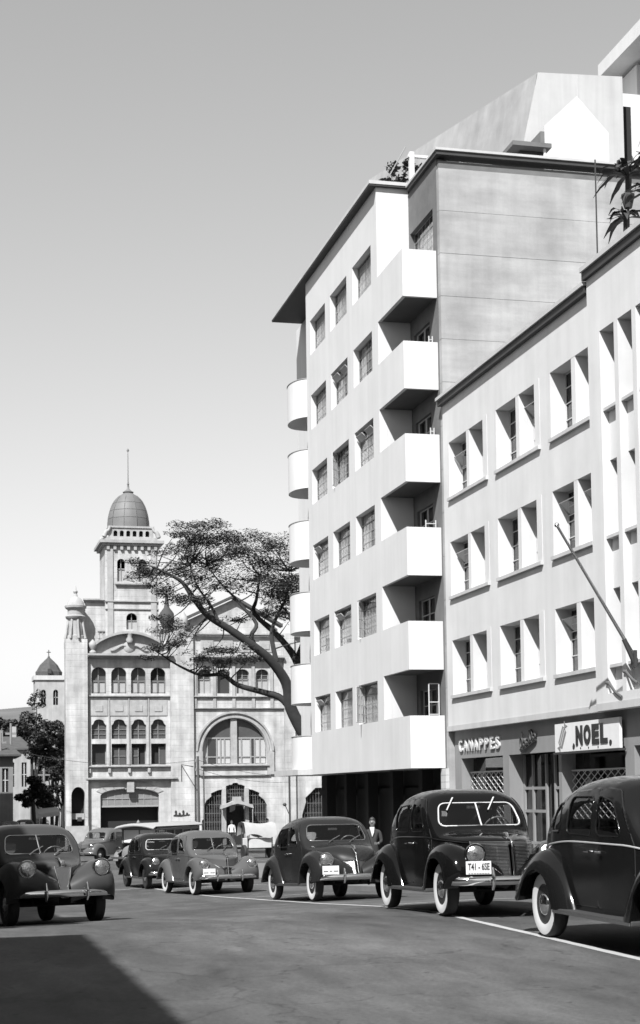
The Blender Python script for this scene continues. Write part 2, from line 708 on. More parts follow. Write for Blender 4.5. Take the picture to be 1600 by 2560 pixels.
for i, (y0, y1) in enumerate(bays):
    for (z0, z1) in rows_z:
        ext = 0.42 if i < 2 else 0.0
        MB().box(15.915, 16.40, y0 - ext, y1 + 0.02, z0 - 0.10, z0 - 0.003).build('sill', trim_plaster, B)
        ym = (y0 + y1) / 2 - 0.22
        MB().box(16.004, 16.49, ym - 0.13, ym + 0.13, z0, z1).build('window_fin', office_plaster, B)
        if i < 2:
            MB().box(15.985, 15.998, y0 - 0.40, y0 - 0.04, z0 - 0.002, z1 + 0.06).build('pilaster_strip', office_plaster, B)
        for (a, b) in ((y0, ym - 0.13), (ym + 0.13, y1)):
            w = MB()
            a_, b_, zz0, zz1 = a + 0.01, b - 0.01, z0 + 0.01, z1 - 0.01
            X0, X1 = 16.42, 16.455
            w.box(X0, X1, a_, b_, zz0, zz0 + 0.04).box(X0, X1, a_, b_, zz1 - 0.04, zz1)
            w.box(X0, X1, a_, a_ + 0.04, zz0 + 0.04, zz1 - 0.04).box(X0, X1, b_ - 0.04, b_, zz0 + 0.04, zz1 - 0.04)
            mid = (a_ + b_) / 2
            w.box(X0 + 0.004, X1 - 0.004, mid - 0.02, mid + 0.02, zz0 + 0.04, zz1 - 0.04)
            for q in (0.28, 0.53, 0.77):
                z = zz0 + (zz1 - zz0) * q
                w.box(X0 + 0.002, X1 - 0.006, a_ + 0.04, mid - 0.02, z - 0.012, z + 0.012)
                w.box(X0 + 0.002, X1 - 0.006, mid + 0.02, b_ - 0.04, z - 0.012, z + 0.012)
            win = w.build('window', steel_light, B)
            MB().box(16.465, 16.47, a_, b_, zz0, zz1).build('pane', window_glass, win)
            rr = random.random()
            if rr < 0.75:   # blind or curtain part way
                zc = zz0 + (zz1 - zz0) * random.choice((0.0, 0.0, 0.25, 0.5))
                rows = []
                for kz in (zc, zz1):
                    rows.append([(16.53 + 0.03 * math.sin(j * 1.9), a_ + (b_ - a_) * j / 16, kz) for j in range(17)])
                MB().grid(rows).build('curtain', curtain_grey if rr < 0.4 else curtain, win, smooth=80)
# open hopper lights
for (y0, y1, z) in ((46.6, 48.05, 12.0), (41.0, 41.9, 12.1), (46.5, 48.0, 8.9), (38.2, 39.4, 8.95), (36.7, 37.7, 8.95), (38.2, 39.4, 5.85)):
    h = MB()
    p = [(16.42, y0, z), (16.42, y1, z), (16.17, y1, z + 0.33), (16.17, y0, z + 0.33)]
    for i in range(4):
        h.tube([p[i], p[(i + 1) % 4]], 0.014, 5)
    hl = h.build('hopper_light', steel_light, B)
    MB().add(p, [(0, 1, 2, 3)]).build('pane', window_glass, hl)
# tall slotted bay at the near end
XF = 15.88
slots = [(35.06, 35.90), (34.05, 34.84), (33.03, 33.83), (32.0, 32.82), (30.98, 31.8)]
MB().prism(rect(29.6, 36.616, 3.60, 14.44), FX(XF), 0.62, [rect(a, b, 4.0, 12.9) for a, b in slots]).build('slotted_bay_wall', office_plaster, B)
MB().box(XF - 0.16, 16.7, 29.5, 36.69, 14.60, 14.72).build('coping', trim_plaster, B)
MB().box(XF - 0.10, 16.6, 29.5, 36.685, 14.40, 14.598).build('coping_band', dark_paint_and_shade, B)  # shadow under the taller coping, done as a dark strip
MB().box(XF - 0.02, XF - 0.002, 29.6, 36.61, 3.60, 3.78).build('fascia', trim_plaster, B)
for a, b in slots:
    for (z0, z1) in rows_z:
        MB().box(XF + 0.20, XF + 0.5, a + 0.002, b - 0.002, z0 - 1.3 if z0 > 5 else 4.002, z0 - 0.10).build('spandrel', office_plaster, B)
        MB().box(XF + 0.05, XF + 0.56, a + 0.002, b - 0.002, z0 - 0.097, z0 - 0.02).build('sill', trim_plaster, B)
        MB().box(XF + 0.55, XF + 0.58, a + 0.01, b - 0.01, z0, z1 + 0.09).build('window', pane_dark, B)
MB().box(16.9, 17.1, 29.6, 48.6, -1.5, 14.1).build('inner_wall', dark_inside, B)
MB().box(16.42, 24, 29.6, 48.6, 13.95, 14.1).build('roof_deck', concrete, B)
MB().box(16.5, 24, 29.6, 29.9, -1.4, 13.95).build('end_wall', office_plaster, B)
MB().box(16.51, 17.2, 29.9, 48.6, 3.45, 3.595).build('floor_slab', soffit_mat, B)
# shop front
op = [(44.23, 48.00), (39.95, 43.72), (35.72, 39.74), (31.0, 35.2)]
MB().prism(rect(29.9, 48.64, -1.5, 3.597), FX(16.2), 0.16, [rect(a, b, -1.45, 2.72) for a, b in op]).build('shop_wall', shop_grey, B)
for k, (a, b) in enumerate(op):
    # reveals
    dp = 0.55 if k == 1 else 0.25
    MB().box(16.362, 16.36 + dp, a - 0.08, a - 0.002, -1.4, 2.75).build('reveal', shop_grey, B)
    MB().box(16.362, 16.36 + dp, b + 0.002, b + 0.08, -1.4, 2.75).build('reveal', shop_grey, B)
    if k != 1:
        lat = MB()
        ztop = 2.28 if k == 0 else 2.2
        X = 16.5
        st = 0.42
        zb = -0.9
        H_ = ztop - zb
        rn = H_ * 2.0
        nn = int((b - a + rn) / st)
        for i in range(nn):
            for sgn in (1, -1):
                # diagonal bar clipped to the rectangle
                if sgn > 0:
                    u0, v0, u1, v1 = a - rn + i * st, zb, a + i * st, ztop
                else:
                    u0, v0, u1, v1 = a + i * st, zb, a - rn + i * st, ztop
                du, dv = u1 - u0, v1 - v0
                t0, t1 = 0.0, 1.0
                if abs(du) > 1e-6:
                    ta, tb = sorted(((a - u0) / du, (b - u0) / du))
                    t0, t1 = max(t0, ta), min(t1, tb)
                if t1 - t0 > 0.01:
                    xo = X + (0.006 if sgn > 0 else -0.006)
                    lat.tube([(xo, u0 + du * t0, v0 + dv * t0), (xo, u0 + du * t1, v0 + dv * t1)], 0.013, 4, cap=False)
        lat.tube([(X, a, ztop), (X, b, ztop)], 0.025, 6)
        lat.tube([(X, a, zb), (X, b, zb)], 0.025, 6)
        lat.build('lattice_grille', steel_light, B)
        MB().box(16.60, 16.605, a, b, -1.3, 2.7).build('shop_window', window_glass, B)
        d_ = MB()
        for q in range(5):
            yy = a + 0.5 + q * (b - a - 1) / 4
            d_.lathe([(0.10, 0), (0.13, 0.15), (0.05, 0.3), (0.04, 0.42), (0.06, 0.46)], (16.75, yy, 0.7 + 0.1 * (q % 2)), 10)
        d_.box(16.64, 16.88, a + 0.1, b - 0.1, 0.66, 0.70).build('display_shelf', mat('display_goods', 0.45, 0.5), B)
    else:
        d_ = MB()
        X = 16.62
        for yy in (a + 0.06, a + 1.35, a + 2.0, b - 0.75, b - 0.06):
            d_.box(X, X + 0.06, yy - 0.05, yy + 0.05, -1.3, 2.7)
        for zz in (1.1, 1.75, 0.2):
            d_.box(X + 0.004, X + 0.056, a + 0.11, a + 1.30, zz - 0.04, zz + 0.04)
            d_.box(X + 0.004, X + 0.056, b - 0.70, b - 0.11, zz - 0.04, zz + 0.04)
            d_.box(X + 0.004, X + 0.056, a + 2.05, b - 0.80, zz - 0.04, zz + 0.04)
        dr = d_.build('shop_door_frame', shop_grey, B)
        MB().box(X + 0.07, X + 0.075, a, b, -1.3, 2.7).build('pane', window_glass, dr)
        MB().box(16.80, 16.86, a + 2.2, a + 2.9, -1.0, 2.4).build('display_panel', pane_pale, B)

# CANAPPES letters
LS = empty('letter_sign', (16.15, 46.2, 2.93))
tag(LS, 'raised white capital letters CANAPPES on the grey shop band', 'sign')
word = 'CANAPPES'
y = 48.18
adv = (48.18 - 44.30) / 8
for ch in word:
    me, w_, h_ = text_mesh(ch, 0.52, bold=0.012, depth=0.05)
    sx = (adv * 0.70) / w_
    sy = 0.38 / h_
    for v in me.vertices:
        cx_, cy_, cz_ = v.co
        v.co = Vector((0.0 + 0.02 - cz_, (y - adv * 0.15 - cx_ * sx) - 46.2, cy_ * sy))
    bm = bmesh.new()
    bm.from_mesh(me)
    bmesh.ops.recalc_face_normals(bm, faces=bm.faces)
    bm.to_mesh(me)
    bm.free()
    me.materials.clear()
    me.materials.append(white_paint)
    place('letter', me, LS)
    y -= adv

# NOEL board
NB = empty('sign_board', (16.02, 37.6, 2.66))
tag(NB, 'white painted board lettered NOEL with a sweet drawn beside the word', 'sign')
MB().box(16.02, 16.09, 35.62, 39.72, 2.68, 3.42).build('board', mat('sign_board_white', 0.585, 0.6, var=0.05), NB)
MB().box(15.97, 16.16, 35.58, 39.74, 2.62, 2.678).build('ledge', dark_paint_and_shade, NB)
yy = 38.28
for ch in 'NOEL':
    me, w_, h_ = text_mesh(ch, 0.6, bold=0.035, depth=0.02)
    sx, sy = 0.43 / w_, 0.50 / h_
    for v in me.vertices:
        cx_, cy_, cz_ = v.co
        v.co = Vector((16.008 - cz_ - 16.02, yy - cx_ * sx - 37.6, 2.82 + cy_ * sy - 2.66))
    me.materials.clear()
    me.materials.append(black_paint)
    place('letter', me, NB)
    yy -= 0.515
grey_print = mat('sign_print_grey', 0.174, 0.6, var=0.3, vscale=8)
sw = MB()   # wrapped sweet drawn on the board
def rot2(u, v, a, cu, cv):
    return (cu + u * math.cos(a) - v * math.sin(a), cv + u * math.sin(a) + v * math.cos(a))
an = math.radians(125)
body = [rot2(u, v, an, 39.2, 3.06) for u, v in ((-0.26, -0.15), (0.26, -0.15), (0.3, 0.0), (0.26, 0.15), (-0.26, 0.15), (-0.3, 0))]
sw.prism(body, FX(16.012), 0.008)
for s in (-1, 1):
    sw.prism([rot2(s * u, v, an, 39.2, 3.06) for u, v in ((0.30, -0.03), (0.42, -0.14), (0.40, 0.0), (0.44, 0.13), (0.30, 0.03))], FX(16.012), 0.008)
sw.build('drawn_sweet', grey_print, NB)
sw = MB()
for q in (-0.07, 0.03):
    sw.prism([rot2(u, v, an, 39.2, 3.06) for u, v in ((-0.24, q), (0.24, q), (0.24, q + 0.035), (-0.24, q + 0.035))], FX(16.008), 0.004)
sw.build('drawn_sweet', white_paint, NB)
sp = MB()
for (a, z, r) in ((38.45, 2.80, 0.09), (36.15, 2.83, 0.09), (38.0, 2.74, 0.03), (37.5, 2.74, 0.03), (36.9, 2.74, 0.03)):
    sp.prism([(a + r * math.cos(2 * PI * i / 9) * random.uniform(.7, 1.1), z + r * math.sin(2 * PI * i / 9) * random.uniform(.7, 1.1)) for i in range(9)], FX(16.012), 0.008)
sp.build('painted_spot', black_paint, NB)

# script emblem
SS = MB()
rnd = random.Random(5)
for k in range(5):
    y0 = 42.66 - k * 0.25
    pts = []
    for i in range(18):
        t = i / 17
        pts.append((16.15, y0 - 0.14 * math.sin(2 * PI * t) - 0.22 * t, 2.84 + 0.06 * k + (0.34 if k in (0, 3) else 0.17) * (0.5 - 0.5 * math.cos(2 * PI * t))))
    SS.tube(pts, 0.032, 6)
SS.tube([(16.15, 42.6, 2.80), (16.13, 42.1, 2.87), (16.15, 41.5, 3.05)], 0.03, 6)
SS.tube([(16.15, 42.5, 3.12), (16.13, 42.47, 3.34)], 0.022, 6)
SS.tube([(16.15, 41.95, 3.05), (16.13, 41.9, 3.36)], 0.022, 6)
o = SS.build('script_sign', dark_paint_and_shade, None, smooth=60)
tag(o, 'dark handwritten style relief sign on the band between CANAPPES and NOEL', 'sign')

# flagpole
FP = empty('flagpole', (15.9, 34.3, 4.68))
tag(FP, 'bare slanting flagpole with a ball tip on the office front', 'flagpole')
MB().tube([(15.9, 34.3, 4.68), (14.02, 34.3, 7.75)], [0.045, 0.03], 10).build('pole', dull_chrome, FP, smooth=60)
MB().lathe([(0.001, -0.06), (0.045, -0.04), (0.06, 0), (0.045, 0.04), (0.001, 0.06)], (14.0, 34.3, 7.79), 12).build('ball_finial', dull_chrome, FP, smooth=80)
MB().box(15.80, 15.876, 34.2, 34.4, 4.5, 4.9).tube([(15.85, 34.3, 4.6), (15.6, 34.3, 5.16)], 0.06, 8).build('bracket', dark_paint_and_shade, FP)
# grey curves on the slotted bay, standing in for cast shadows
for k, pts2 in enumerate(([(35.95, 4.27), (35.79, 4.24), (35.61, 4.13), (35.43, 4.01), (35.24, 3.93), (35.06, 3.86)], [(34.92, 4.46), (34.78, 4.44), (34.61, 4.33), (34.44, 4.23), (34.19, 4.13)])):
    br = MB()
    br.tube([(XF - .03, y_, z_) for y_, z_ in pts2], .045, 8, flat=.5)
    o = br.build('iron_scroll', mat('iron_scroll_paint', .10, .6), None, smooth=60)
    tag(o, ('curved iron scroll on the slotted bay under the flagpole' if k else 'curved iron scroll on the slotted bay nearest the paired windows'), 'bracket', 'iron scrolls below the slots')

# ------------------------------------------------------------------ apartment building
T = empty('apartment_building', (15.5, 56, gz(15.5, 56)))
tag(T, 'tall white apartment block with corner balconies and grid windows', 'building')
XT = 14.88
SH = 3.06
wy = [(59.66, 62.20), (56.32, 58.86), (52.93, 55.47)]
holes = [rect(a, b, 4.13 + SH * k, 5.53 + SH * k) for a, b in wy for k in range(6)]
MB().prism(rect(52.15, 62.9, 2.45, 22.598), FX(XT), 0.28, holes).build('street_wall', white_plaster, T)
MB().box(15.163, 16.047, 52.152, 52.40, 2.45, 22.597).build('recess_wall', white_plaster, T)
MB().box(15.163, 16.2, 62.6, 62.897, 2.45, 22.597).build('return_wall', white_plaster, T)
MB().box(15.98, 16.25, 62.90, 69.5, 2.70, 22.597).build('rear_street_wall', white_plaster, T)


def grid_window(y0, y1, z0, z1, X, cols=6, rws=4, cur=True, fm=None, opened=None):
    w = MB()
    a, b, c, d = y0 + 0.01, y1 - 0.01, z0 + 0.01, z1 - 0.01
    w.box(X + .01, X + 0.03, a, b, c, c + 0.03).box(X + .01, X + 0.03, a, b, d - 0.03, d)
    w.box(X + .01, X + 0.03, a, a + 0.03, c + 0.03, d - 0.03).box(X + .01, X + 0.03, b - 0.03, b, c + 0.03, d - 0.03)
    for i in range(1, cols):
        yv = a + (b - a) * i / cols
        hw_ = 0.016 if i in (cols // 3, cols - cols // 3) else 0.010
        w.box(X + 0.018, X + 0.027, yv - hw_, yv + hw_, c + 0.04, d - 0.04)
    for j in range(1, rws):
        zv = c + (d - c) * j / rws
        w.box(X + 0.016, X + 0.024, a + 0.03, b - 0.03, zv - 0.013, zv + 0.013)
    win = w.build('window', fm or steel_dark, T)
    MB().box(X + 0.045, X + 0.05, a, b, c, d).build('pane', clear_glass, win)
    if cur:
        top = d - random.choice((0.0, 0.03, 0.18, 0.0))
        segs = [(a, b)] if random.random() < 0.75 else [(a, a + (b - a) * random.uniform(0.35, 0.5)), (a + (b - a) * random.uniform(0.6, 0.7), b)]
        cu = MB()
        for s0, s1 in segs:
            n_ = int((s1 - s0) / 0.05)
            cu.grid([[(X + 0.10 + 0.03 * math.sin(j * 1.05 + s0), s0 + (s1 - s0) * j / n_, zz) for j in range(n_ + 1)] for zz in (c - 0.02, top)])
        cu.build('curtain', curtain, win, smooth=80)
    return win


wins = {}
for i, (a, b) in enumerate(wy):
    for k in range(6):
        wins[(i, k)] = grid_window(a, b, 4.13 + SH * k, 5.53 + SH * k, XT + 0.20)
# opened vent lights near the heads and casements
for (i, k) in ((1, 4), (2, 3), (0, 2), (1, 1), (0, 0)):
    a, b = wy[i]
    zt = 5.53 + SH * k - 0.04
    for q in range(1 + (i + k) % 2):
        y0 = b - 0.1 - 1.15 * q
        y1 = y0 - 0.8
        p = [(XT + 0.20, y0, zt - 0.28), (XT + 0.20, y1, zt - 0.28), (XT + 0.03, y1, zt - 0.12), (XT + 0.03, y0, zt - 0.12)]
        h = MB()
        for e in range(4):
            h.tube([p[e], p[(e + 1) % 4]], 0.016, 5)
        vl = h.build('vent_light', steel_light, T)
        MB().add([Vector(q_) + Vector((0.004, 0, 0)) for q_ in p], [(0, 1, 2, 3)]).build('pane', pane_pale, vl)


def casement(i, k, yh, wdt, ang, s=1):
    """side-hung leaf swung out over the street"""
    z0, z1 = 4.13 + SH * k + 0.06, 5.53 + SH * k - (0.08 if i else 0.3)
    d = Vector((-math.sin(ang), s * math.cos(ang), 0)) * wdt
    o_ = Vector((XT + 0.20, yh, 0))
    h = MB()
    P = lambda t, z: (o_.x + d.x * t, o_.y + d.y * t, z)
    loopz = [P(0, z0), P(1, z0), P(1, z1), P(0, z1)]
    for e in range(4):
        h.tube([loopz[e], loopz[(e + 1) % 4]], 0.02, 5)
    for t in (0.33, 0.67):
        h.tube([P(t, z0), P(t, z1)], 0.011, 4)
    for q in (0.25, 0.5, 0.75):
        h.tube([P(0, z0 + (z1 - z0) * q), P(1, z0 + (z1 - z0) * q)], 0.011, 4)
    c = h.build('casement', steel_light, T)
    MB().add(loopz, [(0, 1, 2, 3)]).build('pane', window_glass, c)


casement(2, 0, 55.4, 0.75, math.radians(38), -1)
casement(1, 3, 58.8, 0.55, math.radians(35), -1)
casement(2, 1, 55.4, 0.5, math.radians(35), -1)

# corner balconies and the recessed grey wall with balcony doors
XG, YP, YB = 16.05, 48.75, 49.15
gh = []
for k in range(6):
    z0 = 2.75 + 3.055 * k
    gh.append(rect(50.0, 51.75, z0, z0 + 2.35))
gh.append(rect(49.45, 52.0, 19.55, 20.95))
gh = gh[:5] + [gh[6]]
MB().prism(rect(49.004, 52.148, 2.45, 22.44), FX(XG), 0.25, gh).build('setback_wall', grey_render, T)
grid_window(49.45, 52.0, 19.55, 20.95, XG + 0.14, cur=True)
for k in range(6):
    zt = 4.14 + 3.055 * k
    zb = 2.57 + 3.055 * k if k else 2.45
    bal = MB()
    bal.box(XT, 16.046, YB, YB + 0.12, zb, zt)                 # front
    bal.box(XT, XT + 0.12, YB + 0.121, 52.147, zb, zt)         # side
    b_ = bal.build('balcony', white_plaster, T)
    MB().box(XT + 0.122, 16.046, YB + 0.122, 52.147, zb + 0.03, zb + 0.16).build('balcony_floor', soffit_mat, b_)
    if k < 5:
        z0 = 2.75 + 3.055 * k
        dd = MB()
        X = XG + 0.1
        for yy_ in (50.0, 50.87, 51.69):
            dd.box(X, X + 0.04, yy_, yy_ + 0.06, z0, z0 + 2.35)
        for q in (0.0, 0.45, 0.9, 1.35, 1.8, 2.31):
            dd.box(X + 0.004, X + 0.036, 50.06, 50.87, z0 + q, z0 + q + 0.03)
            dd.box(X + 0.004, X + 0.036, 50.93, 51.69, z0 + q, z0 + q + 0.03)
        dr = dd.build('balcony_door', steel_light, T)
        MB().box(X + 0.05, X + 0.055, 50.0, 51.75, z0, z0 + 2.35).build('pane', window_glass, dr)
        if k in (0, 2, 3, 4):
            fr = MB()
            xo, wv = 15.98, (0.34 if k in (0, 2) else 0.12)
            hh = zt + (1.05 if k == 0 else 0.3)
            for dx_ in (0, -wv):
                fr.tube([(xo + dx_, YB + 0.35, zb + 0.2), (xo + dx_, YB + 0.35, hh)], 0.022, 6)
            for q in ((zt + 0.05, zt + 0.45, hh) if k == 0 else (zt + 0.18,)):
                fr.tube([(xo, YB + 0.35, q), (xo - wv, YB + 0.35, q)], 0.018, 6)
            fr.build('open_door_leaf', steel_light, dr)
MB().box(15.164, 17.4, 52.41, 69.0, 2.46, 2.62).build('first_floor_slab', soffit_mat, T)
MB().box(14.602, 18, 52.0, 68.4, 22.66, 22.78).build('roof_slab', trim_plaster, T)
MB().box(14.62, 18, 52.02, 68.38, 22.60, 22.658).build('eave_soffit', dark_paint_and_shade, T)  # soffit coloured dark for the shade beneath the slab
# concrete party wall cast in lifts
zz = -1.2
lifts = [(-1.4, 3.6)] + [(3.6 + 1.42 * i, 3.6 + 1.42 * (i + 1)) for i in range(13)]
for i, (z0, z1) in enumerate(lifts):
    z1 = min(z1, 22.44)
    MB().box(XG + (0.002 if i % 2 else 0), 26.5, YP - (0.0 if i % 3 else 0.004), YP + 0.25, z0, z1 - 0.012).build('concrete_lift', concrete, T)
MB().box(XG + 0.01, 26.5, YP + 0.02, YP + 0.20, -1.3, 22.3).build('wall_core', grey_render, T)
cp = MB()
cp.box(15.90, 26.6, 48.55, 49.1, 22.58, 22.66)
cp.box(15.90, 16.45, 49.101, 51.95, 22.58, 22.66)
MB().box(15.94, 26.6, 48.60, 49.1, 22.445, 22.577).build('coping_band', dark_paint_and_shade, T)  # both strips draw the parapet's shadow line in dark colour
MB().box(15.94, 16.45, 49.101, 51.95, 22.445, 22.577).build('coping_band', dark_paint_and_shade, T)
cp.build('parapet_coping', trim_plaster, T)
MB().box(16.5, 27, 49.3, 52.0, 22.0, 22.3).build('roof_deck', concrete, T)
MB().box(16.5, 27, 52.0, 69.0, 22.1, 22.55).build('roof_deck', concrete, T)
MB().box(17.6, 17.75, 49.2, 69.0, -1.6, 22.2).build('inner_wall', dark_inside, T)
for k in range(0, 7):
    MB().box(15.17, 17.5, 52.45, 62.5, 2.62 + SH * k, 2.72 + SH * k).build('floor_slab', dark_inside, T)
for yv in (55.6, 59.0, 62.4):
    MB().box(15.18, 17.5, yv - 0.03, yv + 0.03, 2.74, 20.9).build('partition', dark_inside, T)
# ground floor: recessed shop fronts behind columns, coloured black for the overhang's shade
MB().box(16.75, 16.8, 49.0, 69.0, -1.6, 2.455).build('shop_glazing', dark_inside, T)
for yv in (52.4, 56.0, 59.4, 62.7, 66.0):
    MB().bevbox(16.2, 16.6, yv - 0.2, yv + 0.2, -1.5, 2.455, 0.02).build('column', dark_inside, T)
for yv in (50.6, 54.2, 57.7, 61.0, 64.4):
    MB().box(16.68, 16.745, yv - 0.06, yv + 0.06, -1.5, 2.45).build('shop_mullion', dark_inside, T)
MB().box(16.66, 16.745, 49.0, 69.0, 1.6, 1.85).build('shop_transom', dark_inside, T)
for i in range(7):
    MB().box(15.93, 16.10, 48.80, 49.30, 0.9 + i * 0.22, 1.11 + i * 0.22).build('rusticated_course', trim_plaster, T)
# rounded balconies at the far end
for k in range(6):
    zt = 4.02 + 2.97 * k
    zb = zt - 1.58
    if k == 0:
        zb = 2.68
    n_ = 26
    cy_, cx_, ra, rb = 65.0, 15.98, 1.40, 1.35
    arc = [(cx_ - ra * max(0.0, math.sin(PI * i / n_)) ** 0.55, cy_ - rb * math.cos(PI * i / n_)) for i in range(n_ + 1)]
    inn = [(cx_ - (ra - 0.1) * max(0.0, math.sin(PI * i / n_)) ** 0.55, cy_ - (rb - 0.1) * math.cos(PI * i / n_)) for i in range(n_ + 1)]
    rb_ = MB()
    rb_.grid([[(x, y, z) for x, y in arc] for z in (zb, zt)])
    rb_.grid([[(x, y, z) for x, y in inn] for z in (zb, zt)])
    rb_.grid([[(x, y, zt) for x, y in arc], [(x, y, zt) for x, y in inn]])
    rb_.grid([[(x, y, zb) for x, y in arc], [(cx_, y, zb) for x, y in arc]])
    rbo = rb_.build('rounded_balcony', white_plaster, T, smooth=40)
    rail = MB()
    rail.tube([(x, y, zt + 0.03) for x, y in arc], 0.025, 6)
    rail.build('top_rail', steel_dark, rbo, smooth=60)
MB().box(14.3, 15.97, 62.95, 67.5, 2.44, 2.66).build('entrance_canopy', trim_plaster, T)

# roof terrace: pergola and planting
PG = empty('pergola', (17.03, 53.6, 22.76))
tag(PG, 'white post and rail pergola on the apartment roof edge', 'pergola')
k_ = 53.6 / 55
MB().box(16.55, 16.72, 53.5, 53.67, 22.56, 24.55).build('post', white_plaster, PG)
MB().box(16.5, 18.6, 53.52, 53.65, 24.36, 24.45).build('beam', white_plaster, PG)
MB().box(18.4, 18.55, 53.5, 53.66, 22.56, 24.355).build('post', white_plaster, PG)
MB().tube([(15.5, 53.4, 23.1), (16.4, 53.5, 24.7)], 0.02, 6).build('stay', steel_dark, PG)

# ------------------------------------------------------------------ foliage tools
def leaf_cloud(mb, centres, n, size, rnd, flat=1.0, shell=0.55):
    """n small leaf faces spread through a list of ellipsoids (cx,cy,cz,rx,ry,rz)"""
    wts = [c[3] * c[4] * c[5] for c in centres]
    tot = sum(wts)
    for c, w in zip(centres, wts):
        for _ in range(max(8, int(n * w / tot))):
            while True:
                d = Vector((rnd.uniform(-1, 1), rnd.uniform(-1, 1), rnd.uniform(-1, 1)))
                if 0.02 < d.length < 1:
                    break
            r = d.length
            d = d.normalized() * (shell + (1 - shell) * r if rnd.random() < 0.7 else r)
            p = Vector((c[0] + d.x * c[3], c[1] + d.y * c[4], c[2] + d.z * c[5]))
            s = size * rnd.uniform(0.6, 1.5)
            a = Vector((rnd.gauss(0, 1), rnd.gauss(0, 1), rnd.gauss(0, 0.5) * flat)).normalized() * s
            b = a.cross(Vector((rnd.gauss(0, 0.5), rnd.gauss(0, 0.5), 1))).normalized() * s * 0.5
            mb.add([p - a, p + b, p + a, p - b], [(0, 1, 2, 3)])


def limb(mb, pts, r0, r1, n=8):
    P = [Vector(p) for p in pts]
    out = []
    for i in range(len(P) - 1):
        p0, p1, p2, p3 = P[max(i - 1, 0)], P[i], P[i + 1], P[min(i + 2, len(P) - 1)]
        for j in range(4):
            t = j / 4
            out.append(0.5 * ((2 * p1) + (p2 - p0) * t + (2 * p0 - 5 * p1 + 4 * p2 - p3) * t * t + (3 * p1 - p0 - 3 * p2 + p3) * t ** 3))
    out.append(P[-1])
    N = len(out)
    mb.tube(out, [r0 + (r1 - r0) * (i / (N - 1)) for i in range(N)], n)
    return out


# the spreading street tree
TR = empty('spreading_tree', (23.2, 86, gz(23, 86)))
tag(TR, 'spreading tree with bare dark limbs before the domed building', 'tree')
tb = MB()
rnd = random.Random(11)
trunk = limb(tb, [(23.2, 86, -1.8), (22.6, 86, 0.6), (21.2, 86, 3.2), (19.84, 86, 5.3)], 0.55, 0.42, 12)
limbs = []
limbs.append(limb(tb, [(19.9, 86, 5.0), (19.14, 85.8, 6.42), (18.86, 85.5, 7.71), (17.98, 85.1, 8.87), (16.92, 84.8, 9.69), (15.52, 84.6, 10.61), (14.35, 84.4, 11.29), (13.54, 84.3, 12.21), (12.97, 84.2, 13.01), (12.3, 84.1, 13.4), (11.4, 84.0, 13.8)], 0.36, 0.05, 10))
limbs.append(limb(tb, [(19.85, 86, 5.4), (18.79, 86.2, 6.89), (17.72, 86.3, 7.3), (16.31, 86.4, 7.7), (15.49, 86.6, 8.28), (14.32, 86.8, 8.28), (13.05, 87, 8.85), (12.01, 87, 9.53)], 0.22, 0.03, 8))
limbs.append(limb(tb, [(20.6, 86, 4.2), (20.1, 86.8, 7.71), (19.75, 87.2, 9.24), (18.84, 87.4, 10.52), (17.54, 87.6, 11.8), (17.67, 87.7, 12.62), (17.92, 87.8, 14.0)], 0.30, 0.05, 8))
limbs.append(limb(tb, [(17.04, 84.9, 9.63), (16.81, 85.0, 10.27), (17.17, 85.3, 10.97), (16.47, 85.5, 11.9), (16.01, 85.7, 12.5), (15.31, 86, 13.3), (14.6, 86.2, 14.3)], 0.15, 0.03, 7))
limbs.append(limb(tb, [(18.22, 85.1, 8.9), (18.0, 85.3, 10.4), (18.37, 85.5, 11.46), (18.98, 85.8, 12.6), (19.2, 86, 14.0)], 0.15, 0.03, 7))
limbs.append(limb(tb, [(19.8, 87.2, 9.1), (20.4, 87.4, 10.6), (20.8, 87.5, 12.4)], 0.2, 0.05, 7))
limbs.append(limb(tb, [(15.0, 84.5, 10.9), (14.6, 85.2, 12.0), (14.0, 85.6, 13.0), (13.6, 85.8, 14.2)], 0.1, 0.03, 6))
tips = []


def near_limb(p):
    best = None
    for L_ in limbs:
        for q in L_:
            d = (q - p).length
            if best is None or d < best[0]:
                best = (d, q)
    return best[1]


sprays = []
crown = [  # (x, z) guide of the crown, thicker to the right, thin towards the left
    (10.6, 13.6, .5), (11.3, 14.2, .6), (11.9, 13.2, .7), (12.4, 14.9, .7), (12.9, 12.3, .7), (13.2, 14.2, .9), (13.4, 15.2, .8), (13.9, 13.2, .9), (14.2, 15.7, 1.0), (14.6, 14.6, 1.0),
    (15.0, 12.6, .9), (15.2, 15.5, 1.1), (15.8, 14.2, 1.1), (16.2, 15.2, 1.2), (16.6, 13.2, 1.1), (17.0, 15.1, 1.2), (17.4, 14.3, 1.2), (17.8, 12.9, 1.1), (18.2, 15.0, 1.2),
    (18.5, 13.8, 1.3), (19.0, 12.6, 1.2), (19.3, 14.7, 1.2), (19.8, 13.4, 1.3), (20.3, 14.2, 1.2), (20.6, 12.3, 1.2), (21.0, 13.5, 1.2), (19.8, 11.4, .9), (18.6, 11.7, .7),
    (12.4, 11.2, .6), (13.2, 10.6, .7), (12.1, 10.2, .6), (13.0, 9.6, .5), (14.2, 9.4, .55), (15.2, 9.2, .6), (16.2, 9.1, .6), (17.0, 8.9, .5), (14.9, 8.6, .4), (20.4, 9.6, .7), (11.6, 9.4, .35), (16.2, 11.2, .4), (20.9, 10.8, .8)]
lv = MB()
